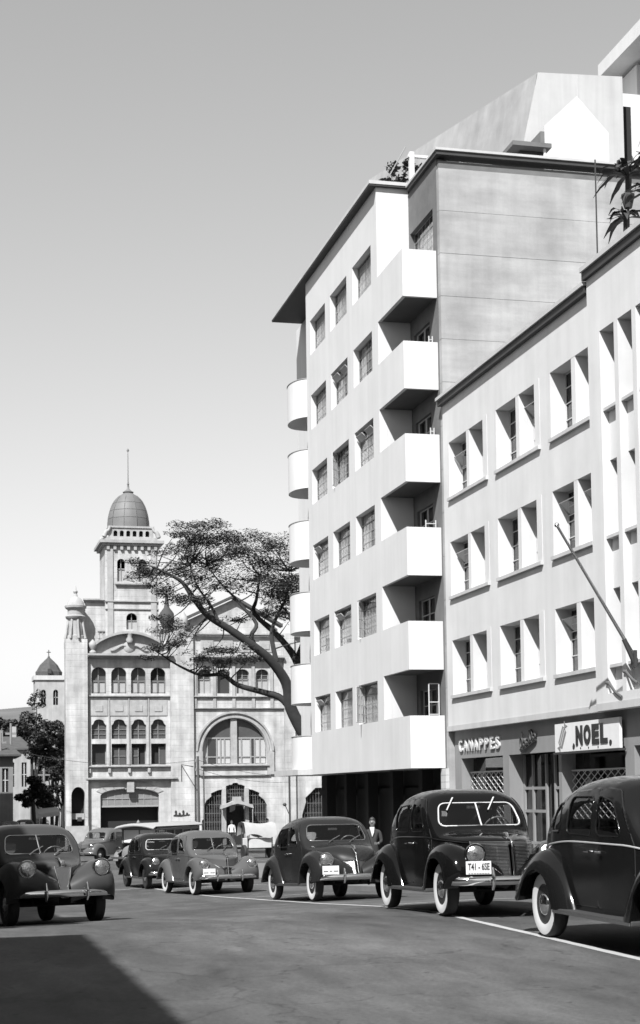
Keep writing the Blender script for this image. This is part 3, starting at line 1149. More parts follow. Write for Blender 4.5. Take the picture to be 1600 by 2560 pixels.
for (cx_, cz_, r) in crown:
    for q in range(4):
        fk = rnd.choice((.1, .3, .7, 1.1, 1.5))
        c = Vector((cx_ + rnd.uniform(-.7, .7), 85.8 + rnd.uniform(-2.6, 2.6), cz_ + rnd.uniform(-.45, .45)))
        nl = near_limb(c)
        mid_ = nl.lerp(c, 0.5) + Vector((rnd.uniform(-.3, .3), rnd.uniform(-.3, .3), rnd.uniform(-.25, .1)))
        limb(tb, [nl, mid_, c], 0.045, 0.012, 5)
        leaf_cloud(lv, [(c.x + rnd.uniform(-.4, .4) * r, c.y, c.z + rnd.uniform(-.1, .25), 0.66 * r + .12, 0.7 * r + .12, 0.27 * r + .07)], int(240 * r * fk), 0.062, rnd, 0.5, 0.0)
        for s_ in range(3):
            e = c + Vector((rnd.uniform(-1.1, 1.1), rnd.uniform(-.8, .8), rnd.uniform(-.1, .35))) * r
            limb(tb, [c, c.lerp(e, .5) + Vector((0, 0, -.05)), e], 0.016, 0.006, 4)
            leaf_cloud(lv, [(e.x, e.y, e.z, 0.48 * r + .1, 0.48 * r + .1, 0.18 * r + .05)], int(110 * r * fk), 0.06, rnd, 0.5, 0.0)
tk = tb.build('trunk', bark, TR, smooth=50)
lv.build('crown', leaf, TR, recalc=False)


def round_tree(name, loc, h, blobs, n, label, lsize=0.14, m=leaf_dark, seed=1, cat='tree', group=None, trunk_r=0.22):
    r_ = random.Random(seed)
    R = empty(name, loc)
    tag(R, label, cat, group)
    t_ = MB()
    base = Vector(loc)
    limb(t_, [base, base + Vector((r_.uniform(-.2, .2), 0, h * 0.3)), base + Vector((r_.uniform(-.4, .4), 0, h * 0.62))], trunk_r, trunk_r * 0.5, 8)
    for (bx, by, bz, rx, ry, rz) in blobs:
        limb(t_, [base + Vector((0, 0, h * 0.35)), base + Vector((bx * .5, by * .5, (bz + h * .4) / 2)), base + Vector((bx, by, bz))], trunk_r * 0.4, 0.03, 6)
    t_.build('trunk', bark, R, smooth=50)
    l_ = MB()
    cl = []
    for (bx, by, bz, rx, ry, rz) in blobs:
        for q in range(9):
            d = Vector((r_.gauss(0, 1), r_.gauss(0, 1), r_.gauss(0, 1))).normalized() * r_.uniform(.45, 1.0)
            f = r_.uniform(.28, .5)
            cl.append((loc[0] + bx + d.x * rx, loc[1] + by + d.y * ry, loc[2] + bz + d.z * rz, rx * f, ry * f, rz * f * .8))
    leaf_cloud(l_, cl, n, lsize, r_, 1.0, 0.4)
    l_.build('crown', m, R, recalc=False)
    return R


# ------------------------------------------------------------------ domed building
D = empty('domed_building', (17, 112, -2.0))
tag(D, 'ornate pale stone building with arched windows and a domed corner tower', 'building')
YD = 111.0
wu = [(10.66, 11.68), (12.03, 13.09), (13.40, 14.44), (14.77, 15.82)]


def shoulder(u0, u1, v0, v1):
    c = 0.16
    n_ = 6
    p = [(u0, v0), (u1, v0), (u1, v1 - 0.42), (u1 - c * .5, v1 - 0.36), (u1 - c, v1 - 0.22)]
    r = (u1 - u0) / 2 - c
    cu = (u0 + u1) / 2
    p += [(cu + r * math.cos(PI * i / n_), v1 - 0.20 + 0.20 * math.sin(PI * i / n_)) for i in range(n_ + 1)]
    p += [(u0 + c, v1 - 0.22), (u0 + c * .5, v1 - 0.36), (u0, v1 - 0.42)]
    return p


h1 = [arch(a, b, 8.82, 10.14, 12, 0.5) for a, b in wu] + [shoulder(a, b, 5.66, 7.02) for a, b in wu] + [rect(a, b, 3.86, 5.32) for a, b in wu]
h1.append(arch(11.24, 15.30, -2.05, 1.72, 16, 0.46))
MB().prism(rect(10.37, 16.12, -2.1, 11.22), FY(YD), 0.5, h1).build('bay_wall', stone, D)


def dwin(poly_pane, bars, m, Y=YD + 0.34, fm=None):
    w = MB()
    for (a, b, c, d) in bars:
        w.box(a, b, Y - 0.05, Y, c, d)
    win = w.build('window', fm or steel_dark, D)
    MB().prism(poly_pane, FY(Y + 0.012), 0.02).build('pane', m, win)
    return win


for i, (a, b) in enumerate(wu):
    c = (a + b) / 2
    dwin(rect(a, b, 8.82, 9.68), [(a, b, 9.62, 9.74), (c - 0.06, c + 0.06, 8.82, 9.62), (a, a + 0.07, 8.82, 9.62), (b - 0.07, b, 8.82, 9.62), (a, b, 8.82, 8.9)], pane_pale, YD + 0.28, fm=mat('grey_sash_paint', 0.103, 0.6))
    dwin(arch(a, b, 9.75, 10.14, 12, 0.5), [(c - 0.03, c + 0.03, 9.76, 10.6)], pane_grey if i < 3 else pane_dark, YD + 0.38)
    dwin(shoulder(a, b, 5.66, 7.02), [(c - 0.02, c + 0.02, 5.66, 6.95), (a, b, 5.98, 6.01), (a, b, 6.3, 6.33)], pane_grey, YD + 0.3)
    dwin(rect(a, b, 3.86, 5.32), [(a, b, 3.86, 3.9), (a, a + 0.05, 3.86, 5.32), (b - 0.05, b, 3.86, 5.32)], pane_dark, YD + 0.45)
    if i == 1:
        dwin(rect(a + .06, b - .06, 3.88, 5.05), [(c - .02, c + .02, 3.88, 5.05), (a + .06, b - .06, 4.45, 4.48)], pane_grey, YD + 0.3)
    if i == 2:
        dwin(rect(a + .06, c, 3.88, 5.05), [(a + .06, a + .1, 3.88, 5.05), (c - .03, c, 3.88, 5.05), (a + .06, c, 4.45, 4.48)], pane_grey, YD + 0.3)
    if i == 3:
        dwin(rect(c + .05, b - .03, 3.88, 5.1), [(c + .05, c + .09, 3.88, 5.1)], pane_grey, YD + 0.3)


def moulding(x0, x1, z0, z1, proj, name='cornice', Y=YD, m=None):
    """stepped cornice"""
    mb = MB()
    h = z1 - z0
    mb.box(x0, x1, Y - proj, Y - 0.003, z0 + h * 0.55, z1)
    mb.box(x0 + 0.03, x1 - 0.03, Y - proj * 0.72, Y - 0.004, z0 + h * 0.25, z0 + h * 0.547)
    mb.box(x0 + 0.06, x1 - 0.06, Y - proj * 0.4, Y - 0.005, z0, z0 + h * 0.247)
    return mb.build(name, m or stone_trim, D)


moulding(10.38, 16.3, 11.23, 11.55, 0.62)
moulding(10.38, 16.12, 8.52, 8.66, 0.20, 'sill_course')
moulding(10.38, 16.15, 3.62, 3.80, 0.26, 'sill_course')
moulding(10.22, 16.55, 2.72, 2.98, 0.46)
for i, (a, b) in enumerate(wu):
    MB().bevbox(a - 0.1, b + 0.1, YD - 0.05, YD - 0.003, 7.25, 8.35, 0.03).build('carved_panel', stone_trim, D)
    MB().bevbox(a + 0.25, b - 0.25, YD - 0.09, YD - 0.052, 7.55, 8.0, 0.03).build('carved_boss', stone_trim, D)
    MB().box(a - 0.2, a - 0.13, YD - 0.1, YD - 0.003, 3.82, 8.5).build('colonnette', stone_trim, D)
    MB().bevbox(a - 0.26, a - 0.07, YD - 0.2, YD - 0.003, 3.3, 3.61, 0.03).build('corbel', stone_trim, D)
MB().bevbox(13.05, 13.55, YD - 0.3, YD - 0.003, 1.95, 2.71, 0.04).build('keystone', stone_trim, D)
for i in range(7):   # voussoirs of the garage arch
    t0 = PI * (0.10 + 0.8 * i / 7)
    t1 = PI * (0.10 + 0.8 * (i + 1) / 7) - 0.02
    cu, r0_, r1_ = 13.27, 2.06, 2.45
    if i == 3:
        continue
    MB().prism([(cu + r0_ * math.cos(t0), 1.74 + 0.50 * math.sin(t0)), (cu + r1_ * math.cos(t0), 1.78 + 0.86 * math.sin(t0)), (cu + r1_ * math.cos(t1), 1.78 + 0.86 * math.sin(t1)), (cu + r0_ * math.cos(t1), 1.74 + 0.50 * math.sin(t1))], FY(YD - 0.05), 0.047).build('voussoir', stone_trim, D)
GD = MB()
GD.prism(arch(11.26, 15.28, 1.05, 1.72, 16, 0.44), FY(YD + 0.25), 0.05)
gd = GD.build('garage_tympanum', mat('garage_boards', 0.158, 0.7, var=0.2, vscale=3), D)
gb = MB()
gb.box(11.26, 15.28, YD + 0.18, YD + 0.30, 0.94, 1.05).box(11.26, 15.28, YD + 0.2, YD + 0.245, 1.5, 1.54)
for i in range(1, 8):
    gb.box(11.26 + 0.5025 * i - 0.02, 11.26 + 0.5025 * i + 0.02, YD + 0.22, YD + 0.248, 1.06, 1.9)
gb.build('glazing_bar', mat('garage_boards_light', 0.237, 0.7), gd)
# curved pediment over bay one
n_ = 20
arcp = [(10.95 + (15.60 - 10.95) * i / n_, 12.15 + 0.82 * max(0.0, math.sin(PI * i / n_)) ** 0.8) for i in range(n_ + 1)]
MB().prism([(10.5, 11.56), (16.05, 11.56), (16.05, 12.15)] + arcp[::-1] + [(10.5, 12.15)], FY(YD + 0.05), 0.4).build('curved_pediment', stone_trim, D)
pm = MB()
rows = []
for i, (u, v) in enumerate(arcp):
    rows.append([(u, YD - 0.42, v), (u, YD - 0.42, v + 0.16), (u, YD + 0.5, v + 0.16), (u, YD + 0.5, v)])
pm.grid(rows, closed=True)
pm.build('pediment_moulding', stone_trim, D)
for u in (10.75, 15.85):
    MB().lathe([(0.22, 0), (0.25, 0.1), (0.12, 0.25), (0.26, 0.5), (0.28, 0.7), (0.1, 0.9), (0.01, 1.0)], (u, YD - 0.2, 11.56), 12).build('urn', stone_trim, D, smooth=50)
cart = MB()
cart.lathe([(0.001, -0.1), (0.3, -0.08), (0.42, 0.0), (0.3, 0.1), (0.001, 0.12)], (13.3, YD + 0.02, 12.1), 14, axis='Y')
cart.lathe([(0.2, 0), (0.26, .2), (0.16, .4), (0.24, .6), (0.02, .85)], (13.3, YD - 0.2, 12.35), 10)
for s in (-1, 1):
    cart.tube([(13.3 + s * t * 1.3, YD - 0.02, 12.0 + 0.18 * math.sin(t * 5)) for t in [j / 10 for j in range(2, 11)]], 0.09, 6)
cart.build('cartouche', stone_trim, D, smooth=50)
# balustrade behind the pediment
bl = MB()
bl.box(11.2, 15.4, YD + 0.9, YD + 1.15, 13.22, 13.34).box(11.2, 15.4, YD + 0.9, YD + 1.15, 12.5, 12.62)
for i in range(17):
    bl.lathe([(0.06, 0), (0.1, 0.15), (0.05, 0.35), (0.08, 0.58)], (11.3 + i * 0.25, YD + 1.02, 12.62), 8)
bl.build('balustrade', stone_trim, D)

# piers
MB().prism(rect(8.86, 10.366, -2.1, 12.55), FY(YD - 0.4), 1.0, [arch(9.22, 10.16, -2.05, 1.75, 10, 0.62)]).build('corner_pier', stone, D)
MB().box(9.0, 10.3, YD + 0.601, YD + 0.65, -2.1, 3).build('doorway_back', dark_inside, D)
MB().box(9.24, 10.14, YD + 0.1, YD + 0.25, 0.15, 0.55).build('doorway_lintel', stone_trim, D)
MB().box(16.124, 17.746, YD - 0.3, YD + 0.5, -2.1, 13.1).build('centre_pier', stone, D)
MB().box(24.254, 25.02, YD - 0.25, YD + 0.5, -2.1, 13.1).build('side_pier', stone, D)
MB().box(8.80, 10.40, YD - 0.46, YD - 0.402, -2.1, -0.3).build('plinth', mat('plinth_stone', 0.284, 0.9, var=0.2), D)
MB().box(16.08, 17.80, YD - 0.36, YD - 0.302, -2.1, -0.1).build('plinth', MATS['plinth_stone'], D)
MB().box(9.62, 9.92, YD - 0.44, YD - 0.405, 0.02, 0.3).build('wall_plaque', dark_paint_and_shade, D)

# bay two
wu2 = [(18.09, 19.04), (19.48, 20.40), (20.86, 21.77), (22.26, 23.18)]
h2 = [arch(a, b, 8.82, 10.2, 8, 0.35) for a, b in wu2]
cu2 = 20.69
h2.append([(18.40, 3.86), (22.98, 3.86)] + [(cu2 + 2.29 * math.cos(PI * i / 22), 4.76 + 2.29 * math.sin(PI * i / 22)) for i in range(23)])
q_ = [(18.42, -0.15), (19.74, -0.15), (19.74, 2.07)] + [(19.74 - 1.30 * math.sin(t * PI / 2), 0.75 + 1.30 * math.cos(t * PI / 2)) for t in [j / 8 for j in range(1, 9)]]
h2.append([(18.30, -1.0), (19.74, -1.0), (19.74, 2.07), (19.45, 2.02), (18.95, 1.80), (18.98, 1.60), (18.62, 1.3), (18.42, 0.9), (18.40, 0.0), (18.30, -0.1)])
h2.append([(2 * cu2 - u, v) for (u, v) in h2[-1]][::-1])
h2.append([(20.03, -2.05), (21.37, -2.05), (21.37, 2.3), (21.1, 2.4), (20.95, 2.4), (20.85, 2.52), (20.55, 2.52), (20.45, 2.4), (20.3, 2.4), (20.03, 2.3)])
MB().prism(rect(17.75, 24.25, -2.1, 12.88), FY(YD), 0.5, h2).build('bay_wall', stone, D)
for i, (a, b) in enumerate(wu2):
    c = (a + b) / 2
    if i == 1:
        dwin(arch(a, b, 8.82, 10.2, 8, 0.35), [(a, a + .05, 8.82, 10.3)], pane_dark, YD + 0.4)
    else:
        dwin(rect(a, b, 8.82, 9.8), [(c - .03, c + .03, 8.82, 10.5), (a, b, 9.78, 9.84), (a, a + .05, 8.82, 10.2), (b - .05, b, 8.82, 10.2)], pane_pale, YD + 0.3)
        dwin(arch(a, b, 9.85, 10.2, 8, 0.35), [(c - .02, c + .02, 9.85, 10.5), (a, b, 10.1, 10.13)], pane_grey, YD + 0.33)
# great arch
ring = MB()
rows = []
for i in range(33):
    t = PI * i / 32
    for_ = []
    for r, dY in ((2.30, -0.02), (2.34, -0.12), (2.46, -0.12), (2.50, -0.05), (2.62, -0.05), (2.66, -0.2), (2.78, -0.2), (2.80, -0.003)):
        for_.append((cu2 + r * math.cos(t), YD + dY, 4.76 + r * math.sin(t)))
    rows.append(for_)
ring.grid(rows)
for s in (-1, 1):
    ring.box(cu2 + s * 2.55 - 0.25, cu2 + s * 2.55 + 0.25, YD - 0.15, YD - 0.003, 3.1, 4.76)
ring.build('archivolt', stone_trim, D, smooth=30)
MB().box(20.42, 20.86, YD + 0.05, YD + 0.35, 3.86, 7.04).build('arch_mullion', stone_trim, D)
MB().prism([(18.42, 3.88), (22.96, 3.88)] + [(cu2 + 2.27 * math.cos(PI * i / 22), 4.76 + 2.27 * math.sin(PI * i / 22)) for i in range(23)], FY(YD + 0.47), 0.02).build('arch_backing', pane_dark, D)
for s in (-1, 1):
    a, b = (18.42, 20.42) if s < 0 else (20.86, 22.96)
    # fanlight
    fan = [(a, 5.72), (b, 5.72)]
    if s < 0:
        fan = [(20.42, 5.72), (20.42, 6.98)] + [(cu2 + 2.27 * math.cos(t), 4.76 + 2.27 * math.sin(t)) for t in [PI * 0.55 + (PI * 0.86 - PI * 0.55) * j / 8 for j in range(9)]]
    else:
        fan = [(20.86, 5.72), (20.86, 6.98)] + [(cu2 + 2.27 * math.cos(t), 4.76 + 2.27 * math.sin(t)) for t in [PI * 0.45 - (PI * 0.45 - PI * 0.14) * j / 8 for j in range(9)]]
    MB().prism(fan, FY(YD + 0.33), 0.02).build('fanlight', pane_grey, D)
    fr = MB()
    for u in (a + 0.35, a + 0.40 + 0.62, a + 1.30, b - 0.42):
        fr.box(u - 0.045, u + 0.045, YD + 0.27, YD + 0.32, 3.88, 5.70)
    fr.box(a, b, YD + 0.272, YD + 0.318, 5.62, 5.74).box(a, b, YD + 0.272, YD + 0.318, 4.32, 4.40)
    wn = fr.build('window', steel_dark, D)
    for j, (u0, u1) in enumerate(((a + .04, a + .31), (a + .42, a + .97), (a + 1.07, a + 1.26), (a + 1.36, b - .46), (b - .38, b - .02))):
        dark = (s < 0 and j == 1) or (s > 0 and j == 2)
        MB().box(u0, u1, YD + 0.33, YD + 0.34, 3.9, 5.6).build('pane', pane_dark if dark else mat('blind_white', 0.356, 0.7), wn)
moulding(18.2, 23.1, 3.60, 3.80, 0.26, 'sill_course')
moulding(18.2, 23.2, 2.98, 3.08, 0.16, 'string_course')
moulding(17.76, 24.24, 8.50, 8.64, 0.20, 'sill_course')
moulding(17.76, 24.24, 7.70, 7.80, 0.18, 'string_course')
moulding(17.76, 24.24, 11.15, 11.50, 0.55)
moulding(17.76, 24.24, 12.89, 13.02, 0.35)
for u in (18.3, 19.7, 21.1, 22.5):
    MB().bevbox(u, u + 0.95, YD - 0.06, YD - 0.003, 11.75, 12.6, 0.03).build('carved_panel', stone_trim, D)
    MB().bevbox(u + 0.2, u + 0.75, YD - 0.11, YD - 0.062, 11.95, 12.4, 0.04).build('carved_boss', stone_trim, D)
for a, b in wu2 + [(23.6, 24)]:
    MB().box(a - 0.32, a - 0.1, YD - 0.1, YD - 0.003, 7.82, 11.14).build('pilaster_strip', stone_trim, D)
# raking gable
MB().prism([(17.4, 13.03), (24.0, 13.03), (24.0, 13.5), (20.75, 15.55), (17.4, 14.0)], FY(YD + 0.6), 0.4).build('gable_wall', stone, D)
rk = MB()
for (u0, v0, u1, v1) in ((17.2, 14.0, 20.75, 15.65), (20.75, 15.65, 24.3, 13.6)):
    rk.add([(u0, YD + .15, v0), (u1, YD + .15, v1), (u1, YD + 1.1, v1), (u0, YD + 1.1, v0), (u0, YD + .15, v0 + .2), (u1, YD + .15, v1 + .2), (u1, YD + 1.1, v1 + .2), (u0, YD + 1.1, v0 + .2)],
           [(0, 1, 2, 3), (4, 5, 6, 7), (0, 1, 5, 4), (1, 2, 6, 5), (2, 3, 7, 6), (3, 0, 4, 7)])
rk.build('raking_cornice', roof_tile, D)
# lower triple opening: grilles, door and canopy
MB().box(18.2, 23.2, YD + 0.45, YD + 0.5, -1.2, 2.6).build('opening_backing', dark_inside, D)
gr = MB()
for (a, b, z0, z1) in ((18.35, 19.74, -1.0, 2.05), (21.64, 23.03, -1.0, 2.05), (20.03, 21.37, 1.2, 2.5)):
    n2 = int((b - a) / 0.16)
    for i in range(n2 + 1):
        u = a + (b - a) * i / n2
        gr.box(u - 0.012, u + 0.012, YD + 0.2, YD + 0.225, z0, z1)
    for q in range(5):
        z = z0 + (z1 - z0) * (q + .3) / 5
        gr.box(a, b, YD + 0.226, YD + 0.25, z - 0.015, z + 0.015)
gr.build('iron_grille', mat('iron_grille_paint', 0.12, 0.5), D)
for u in (19.755, 21.385):
    MB().box(u, u + 0.26, YD - 0.08, YD + 0.3, -2.0, 2.15).build('door_column', stone_trim, D)
MB().box(20.03, 21.37, YD + 0.42, YD + 0.44, -2.05, 1.1).build('door_void', dark_inside, D)
cn = MB()
pr = [(19.55, 0.72), (19.62, 0.98), (20.15, 1.12), (20.42, 1.25), (20.45, 1.55), (20.93, 1.55), (20.96, 1.25), (21.23, 1.12), (21.76, 0.98), (21.83, 0.72), (21.6, 0.80), (21.1, 0.98), (20.69, 1.06), (20.28, 0.98), (19.8, 0.80)]
cn.prism(pr, FY(YD - 0.9), 0.85)
cn.build('door_canopy', stone_trim, D)
for u in (19.62, 21.76):
    MB().tube([(u, YD - 0.8, 0.75), (u, YD - 0.8, -0.9)], 0.03, 6).lathe([(.02, 0), (.12, .1), (.1, .3), (.02, .4)], (u, YD - .8, -1.2), 8).build('hanging_lantern', stone_trim, D)
# bay three, mostly hidden by the apartment block
h3 = [[(25.6, 3.86), (29.6, 3.86)] + [(27.6 + 2.0 * math.cos(PI * i / 16), 4.9 + 2.0 * math.sin(PI * i / 16)) for i in range(17)],
      [(25.45, -1.0), (29.7, -1.0), (29.7, 0.0), (29.5, 1.3), (28.6, 2.1), (26.5, 2.1), (25.75, 1.4), (25.78, 1.1), (25.5, 0.2)]]
h3 += [arch(a, a + .95, 8.82, 10.2, 8, .35) for a in (25.4, 26.8, 28.2)]
MB().prism(rect(25.03, 32, -2.1, 12.88), FY(YD), 0.5, h3).build('bay_wall', stone, D)
MB().box(25.03, 32, YD + 0.46, YD + 0.5, -1.2, 10.8).build('opening_backing', dark_inside, D)
moulding(25.03, 31.5, 11.15, 11.50, 0.55)
moulding(25.03, 31.5, 8.50, 8.64, 0.2, 'sill_course')
moulding(25.03, 31.5, 12.89, 13.02, 0.35)
gr = MB()
for i in range(20):
    gr.box(25.5 + i * .21, 25.52 + i * .21, YD + .2, YD + .22, -1, 2.1)
for z in (-.4, .3, 1.0, 1.7):
    gr.box(25.5, 29.7, YD + .221, YD + .24, z, z + .03)
gr.build('iron_grille', MATS['iron_grille_paint'], D)
# building mass
MB().prism([(10.6, YD + 1.4), (32, YD + 1.4), (32, 128), (14.5, 128)], lambda u, v, d: (u, v, -2.1 + d), 14.6).build('body_mass', mat('mass_dark_stone', 0.5, 0.9), D)
MB().box(10.4, 32, YD + 0.9, YD + 0.95, -2.1, 12.3).build('inner_wall', dark_inside, D)
MB().box(8.9, 32, YD + 0.96, YD + 1.38, 12.0, 12.45).build('roof_deck', stone_trim, D)

# tower
TX0, TX1, TY0 = 11.72, 15.46, 111.62
TYc = TY0 + 1.87
TXc = (TX0 + TX1) / 2
tw = [arch(12.56, 13.12, 16.72, 18.05, 8, .28), arch(14.05, 14.61, 16.72, 18.05, 8, .28), arch(13.18, 13.94, 13.35, 14.15, 8, .36)]
MB().prism(rect(TX0, TX1, 12.0, 19.3), FY(TY0), 0.35, tw).build('tower_wall', stone, D)
MB().box(TX0, TX0 + .35, TY0 + .351, TY0 + 3.7, 12.0, 19.3).build('tower_wall', stone, D)
MB().box(TX1 - .35, TX1, TY0 + .351, TY0 + 3.7, 12.0, 19.3).build('tower_wall', stone, D)
MB().box(TX0 + .36, TX1 - .36, TY0 + 1.2, TY0 + 1.3, 12, 19.3).build('tower_inside', dark_inside, D)
for (a, b, z0, z1) in ((12.56, 13.12, 16.72, 18.3), (14.05, 14.61, 16.72, 18.3), (13.18, 13.94, 13.35, 14.45)):
    c = (a + b) / 2
    dwin(rect(a, b, z0, z0 + (z1 - z0) * .55), [(c - .025, c + .025, z0, z1), (a, b, z0 + (z1 - z0) * .55, z0 + (z1 - z0) * .6)], pane_pale, TY0 + 0.25)
moulding(12.4, 14.9, 16.38, 16.6, 0.22, 'sill_course', TY0)
moulding(TX0 - .02, TX1 + .02, 15.2, 15.36, 0.14, 'string_course', TY0)
moulding(TX0 - .02, TX1 + .02, 14.7, 14.8, 0.10, 'string_course', TY0)
for u in (TX0 + .15, TX1 - .55):
    MB().box(u, u + .4, TY0 - .09, TY0 - .003, 12.0, 19.0).build('pilaster_strip', stone_trim, D)
tc = MB()
tc.box(TX0 - .38, TX1 + .38, TY0 - .38, TY0 + 4.1, 19.42, 19.62).box(TX0 - .2, TX1 + .2, TY0 - .2, TY0 + 3.9, 19.25, 19.418)
tc.build('tower_cornice', stone_trim, D)
for i in range(8):
    u = TX0 + .1 + i * (TX1 - TX0 - .4) / 7
    MB().box(u, u + .2, TY0 - .19, TY0 - .003, 18.95, 19.248).build('modillion', stone_trim, D)
tb2 = MB()
tb2.box(TX0 + .02, TX1 - .02, TY0 + .02, TY0 + 3.7, 19.622, 19.85)
tb2.build('attic_step', stone_trim, D)
att = MB()
att.prism(rect(TX0 + .3, TX1 - .3, 19.853, 20.55), FY(TY0 + .2), 0.25, [arch(TX0 + .62 + i * .45, TX0 + .9 + i * .45, 19.95, 20.25, 6, .12) for i in range(6)])
att.build('attic_arcade', stone_trim, D)
MB().box(TX0 + .5, TX1 - .5, TY0 + .5, TY0 + .6, 19.86, 20.5).build('arcade_void', dark_inside, D)
MB().box(TX0 + .25, TX1 - .25, TY0 + .12, TY0 + 3.6, 20.553, 20.68).build('attic_coping', stone_trim, D)
for (u, v, s) in ((TX0 + .12, TY0 + .1, 1), (TX1 - .12, TY0 + .1, -1), (TX0 + .12, TY0 + 3.5, 1), (TX1 - .12, TY0 + 3.5, -1)):
    vl = MB()
    vl.tube([(u - s * .16 + s * .42 * t, v, 19.9 + .75 * t + .10 * math.sin(t * 6)) for t in [j / 10 for j in range(11)]], [.17 - .08 * j / 10 for j in range(11)], 8)
    vl.lathe([(.02, -.1), (.17, 0), (.02, .1)], (u - s * .16, v, 19.97), 10, axis='Y')
    vl.build('scroll', stone_trim, D, smooth=60)
# dome, sheeted
prof = [(1.50, 0.0), (1.50, 0.35), (1.44, 0.9), (1.30, 1.45), (1.06, 2.0), (0.72, 2.4), (0.34, 2.66), (0.0, 2.72)]
dm = MB()
dm.lathe([(r - .03 if r > .05 else r, h) for r, h in prof], (TXc, TYc, 20.68), 32)
dome = dm.build('dome', mat('dome_seam_dark', 0.12, 0.7), D, smooth=60)
ng = 10
lev = [0.0, 0.72, 1.3, 1.85, 2.45]


def dome_r(h):
    return lerp_tab(sorted((b_, a_) for a_, b_ in prof), h)


for i in range(ng):
    for j in range(len(lev) - 1):
        t0, t1 = 2 * PI * i / ng + .012, 2 * PI * (i + 1) / ng - .012
        off = random.Random(i * 9 + j).uniform(0, .012)
        rows = []
        for q in range(4):
            h = lev[j] + .012 + (lev[j + 1] - lev[j] - .024) * q / 3
            r = dome_r(h) + off
            rows.append([(TXc + r * math.cos(t0 + (t1 - t0) * e / 3), TYc + r * math.sin(t0 + (t1 - t0) * e / 3), 20.68 + h) for e in range(4)])
        sm = MB()
        sm.grid(rows)
        sm.build('dome_sheet', dome_metal, dome, smooth=60)
fn = MB()
fn.lathe([(.36, 0), (.40, .06), (.3, .12), (.2, .2), (.09, .3), (.06, .6), (.09, .65), (.05, .75), (.035, 1.0), (.02, 3.0), (.02, 3.05)], (TXc, TYc, 23.35), 14)
fn.lathe([(.001, 0), (.07, .03), (.09, .1), (.06, .17), (.001, .24)], (TXc, TYc, 26.35), 12)
fn.build('spire', dome_metal, D, smooth=50)
# flank wing, turret and finials
MB().box(10.25, 11.715, 112.0, 115, 12.0, 15.3).build('flank_wing', stone, D)
moulding(10.2, 11.715, 15.28, 15.5, .3, 'cornice', 112.0)
tu = MB()
tc_ = (9.62, 111.2)
tu.lathe([(.62, 12.55), (.62, 12.8), (.52, 12.85), (.52, 13.9), (.66, 14.0), (.72, 14.15), (.55, 14.25), (.55, 14.6), (.74, 14.75), (.76, 14.9), (.6, 14.95), (.55, 15.15), (.38, 15.4), (.16, 15.55), (.10, 15.75), (.17, 15.9), (.06, 16.05), (.03, 16.3), (0.0, 16.35)], (tc_[0], tc_[1], 0), 16)
tu.build('turret', stone_trim, D, smooth=35)
for i in range(8):
    t = 2 * PI * i / 8 + .2
    MB().tube([(tc_[0] + .75 * math.cos(t), tc_[1] + .75 * math.sin(t), 12.6), (tc_[0] + .62 * math.cos(t), tc_[1] + .62 * math.sin(t), 13.3), (tc_[0] + .5 * math.cos(t), tc_[1] + .5 * math.sin(t), 14.0)], [.10, .07, .1], 6).build('turret_rib', stone_trim, D, smooth=60)
vf = MB()
vf.lathe([(.45, 13.1), (.5, 13.3), (.3, 13.4), (.55, 14.0), (.5, 14.5), (.2, 14.9), (.14, 15.3), (.1, 15.8), (0.0, 15.95)], (16.0, 111.4, 0), 14)
vf.build('vase_finial', mat('blackened_stone', 0.05, 0.9), D, smooth=50)
MB().box(15.5, 16.5, 111.0, 111.9, 12.5, 13.1).build('finial_base', stone_trim, D)
MB().lathe([(.3, 13.03), (.34, 13.2), (.2, 13.3), (.35, 13.8), (.3, 14.2), (.1, 14.5), (0, 14.8)], (17.1, 111.0, 0), 12).build('urn', stone_trim, D, smooth=50)
# small script lettering on the wall
ws = MB()
for k in range(4):
    x0 = 16.30 + k * 0.26
    ws.tube([(x0 + .10 * math.sin(2 * PI * t) + .24 * t, YD - .33, .32 + (.32 if k in (0, 2) else .16) * (.5 - .5 * math.cos(2 * PI * t))) for t in [j / 14 for j in range(15)]], .035, 5)
ws.tube([(16.25, YD - .33, .3), (16.8, YD - .33, .27), (17.4, YD - .33, .36)], .03, 5)
tag(ws.build('script_sign', dark_paint_and_shade, None), 'small dark handwritten style sign on the pale pier of the domed building', 'sign')

# ------------------------------------------------------------------ cars
def car_paint(name, v, rough=0.16):
    return mat(name, v, rough, spec=0.32)


TYRE = MB().lathe([(.20, -.062), (.235, -.075), (.29, -.084), (.335, -.078), (.352, -.055), (.357, -.02), (.357, .02), (.352, .055), (.335, .078), (.29, .084), (.235, .075), (.20, .062)], (0, 0, 0), 36, 'Y').mesh('tyre', rubber, 40)
WWALL = MB().lathe([(.215, .0725), (.24, .0785), (.29, .0868), (.325, .0825)], (0, 0, 0), 36, 'Y')
WWALL.f = [q for q in WWALL.f if len(q) == 4]
WWALL.m = [0] * len(WWALL.f)
WWALL = WWALL.mesh('whitewall', whitewall_m, 60)


def rim_mesh(m):
    return MB().lathe([(.215, .068), (.205, .073), (.185, .055), (.165, .062), (.12, .055), (.0, .05)], (0, 0, 0), 32, 'Y').mesh('rim', m, 50)


HUB = MB().lathe([(.125, .056), (.12, .075), (.10, .092), (.06, .104), (.0, .108)], (0, 0, 0), 28, 'Y').mesh('hubcap', chrome, 50)


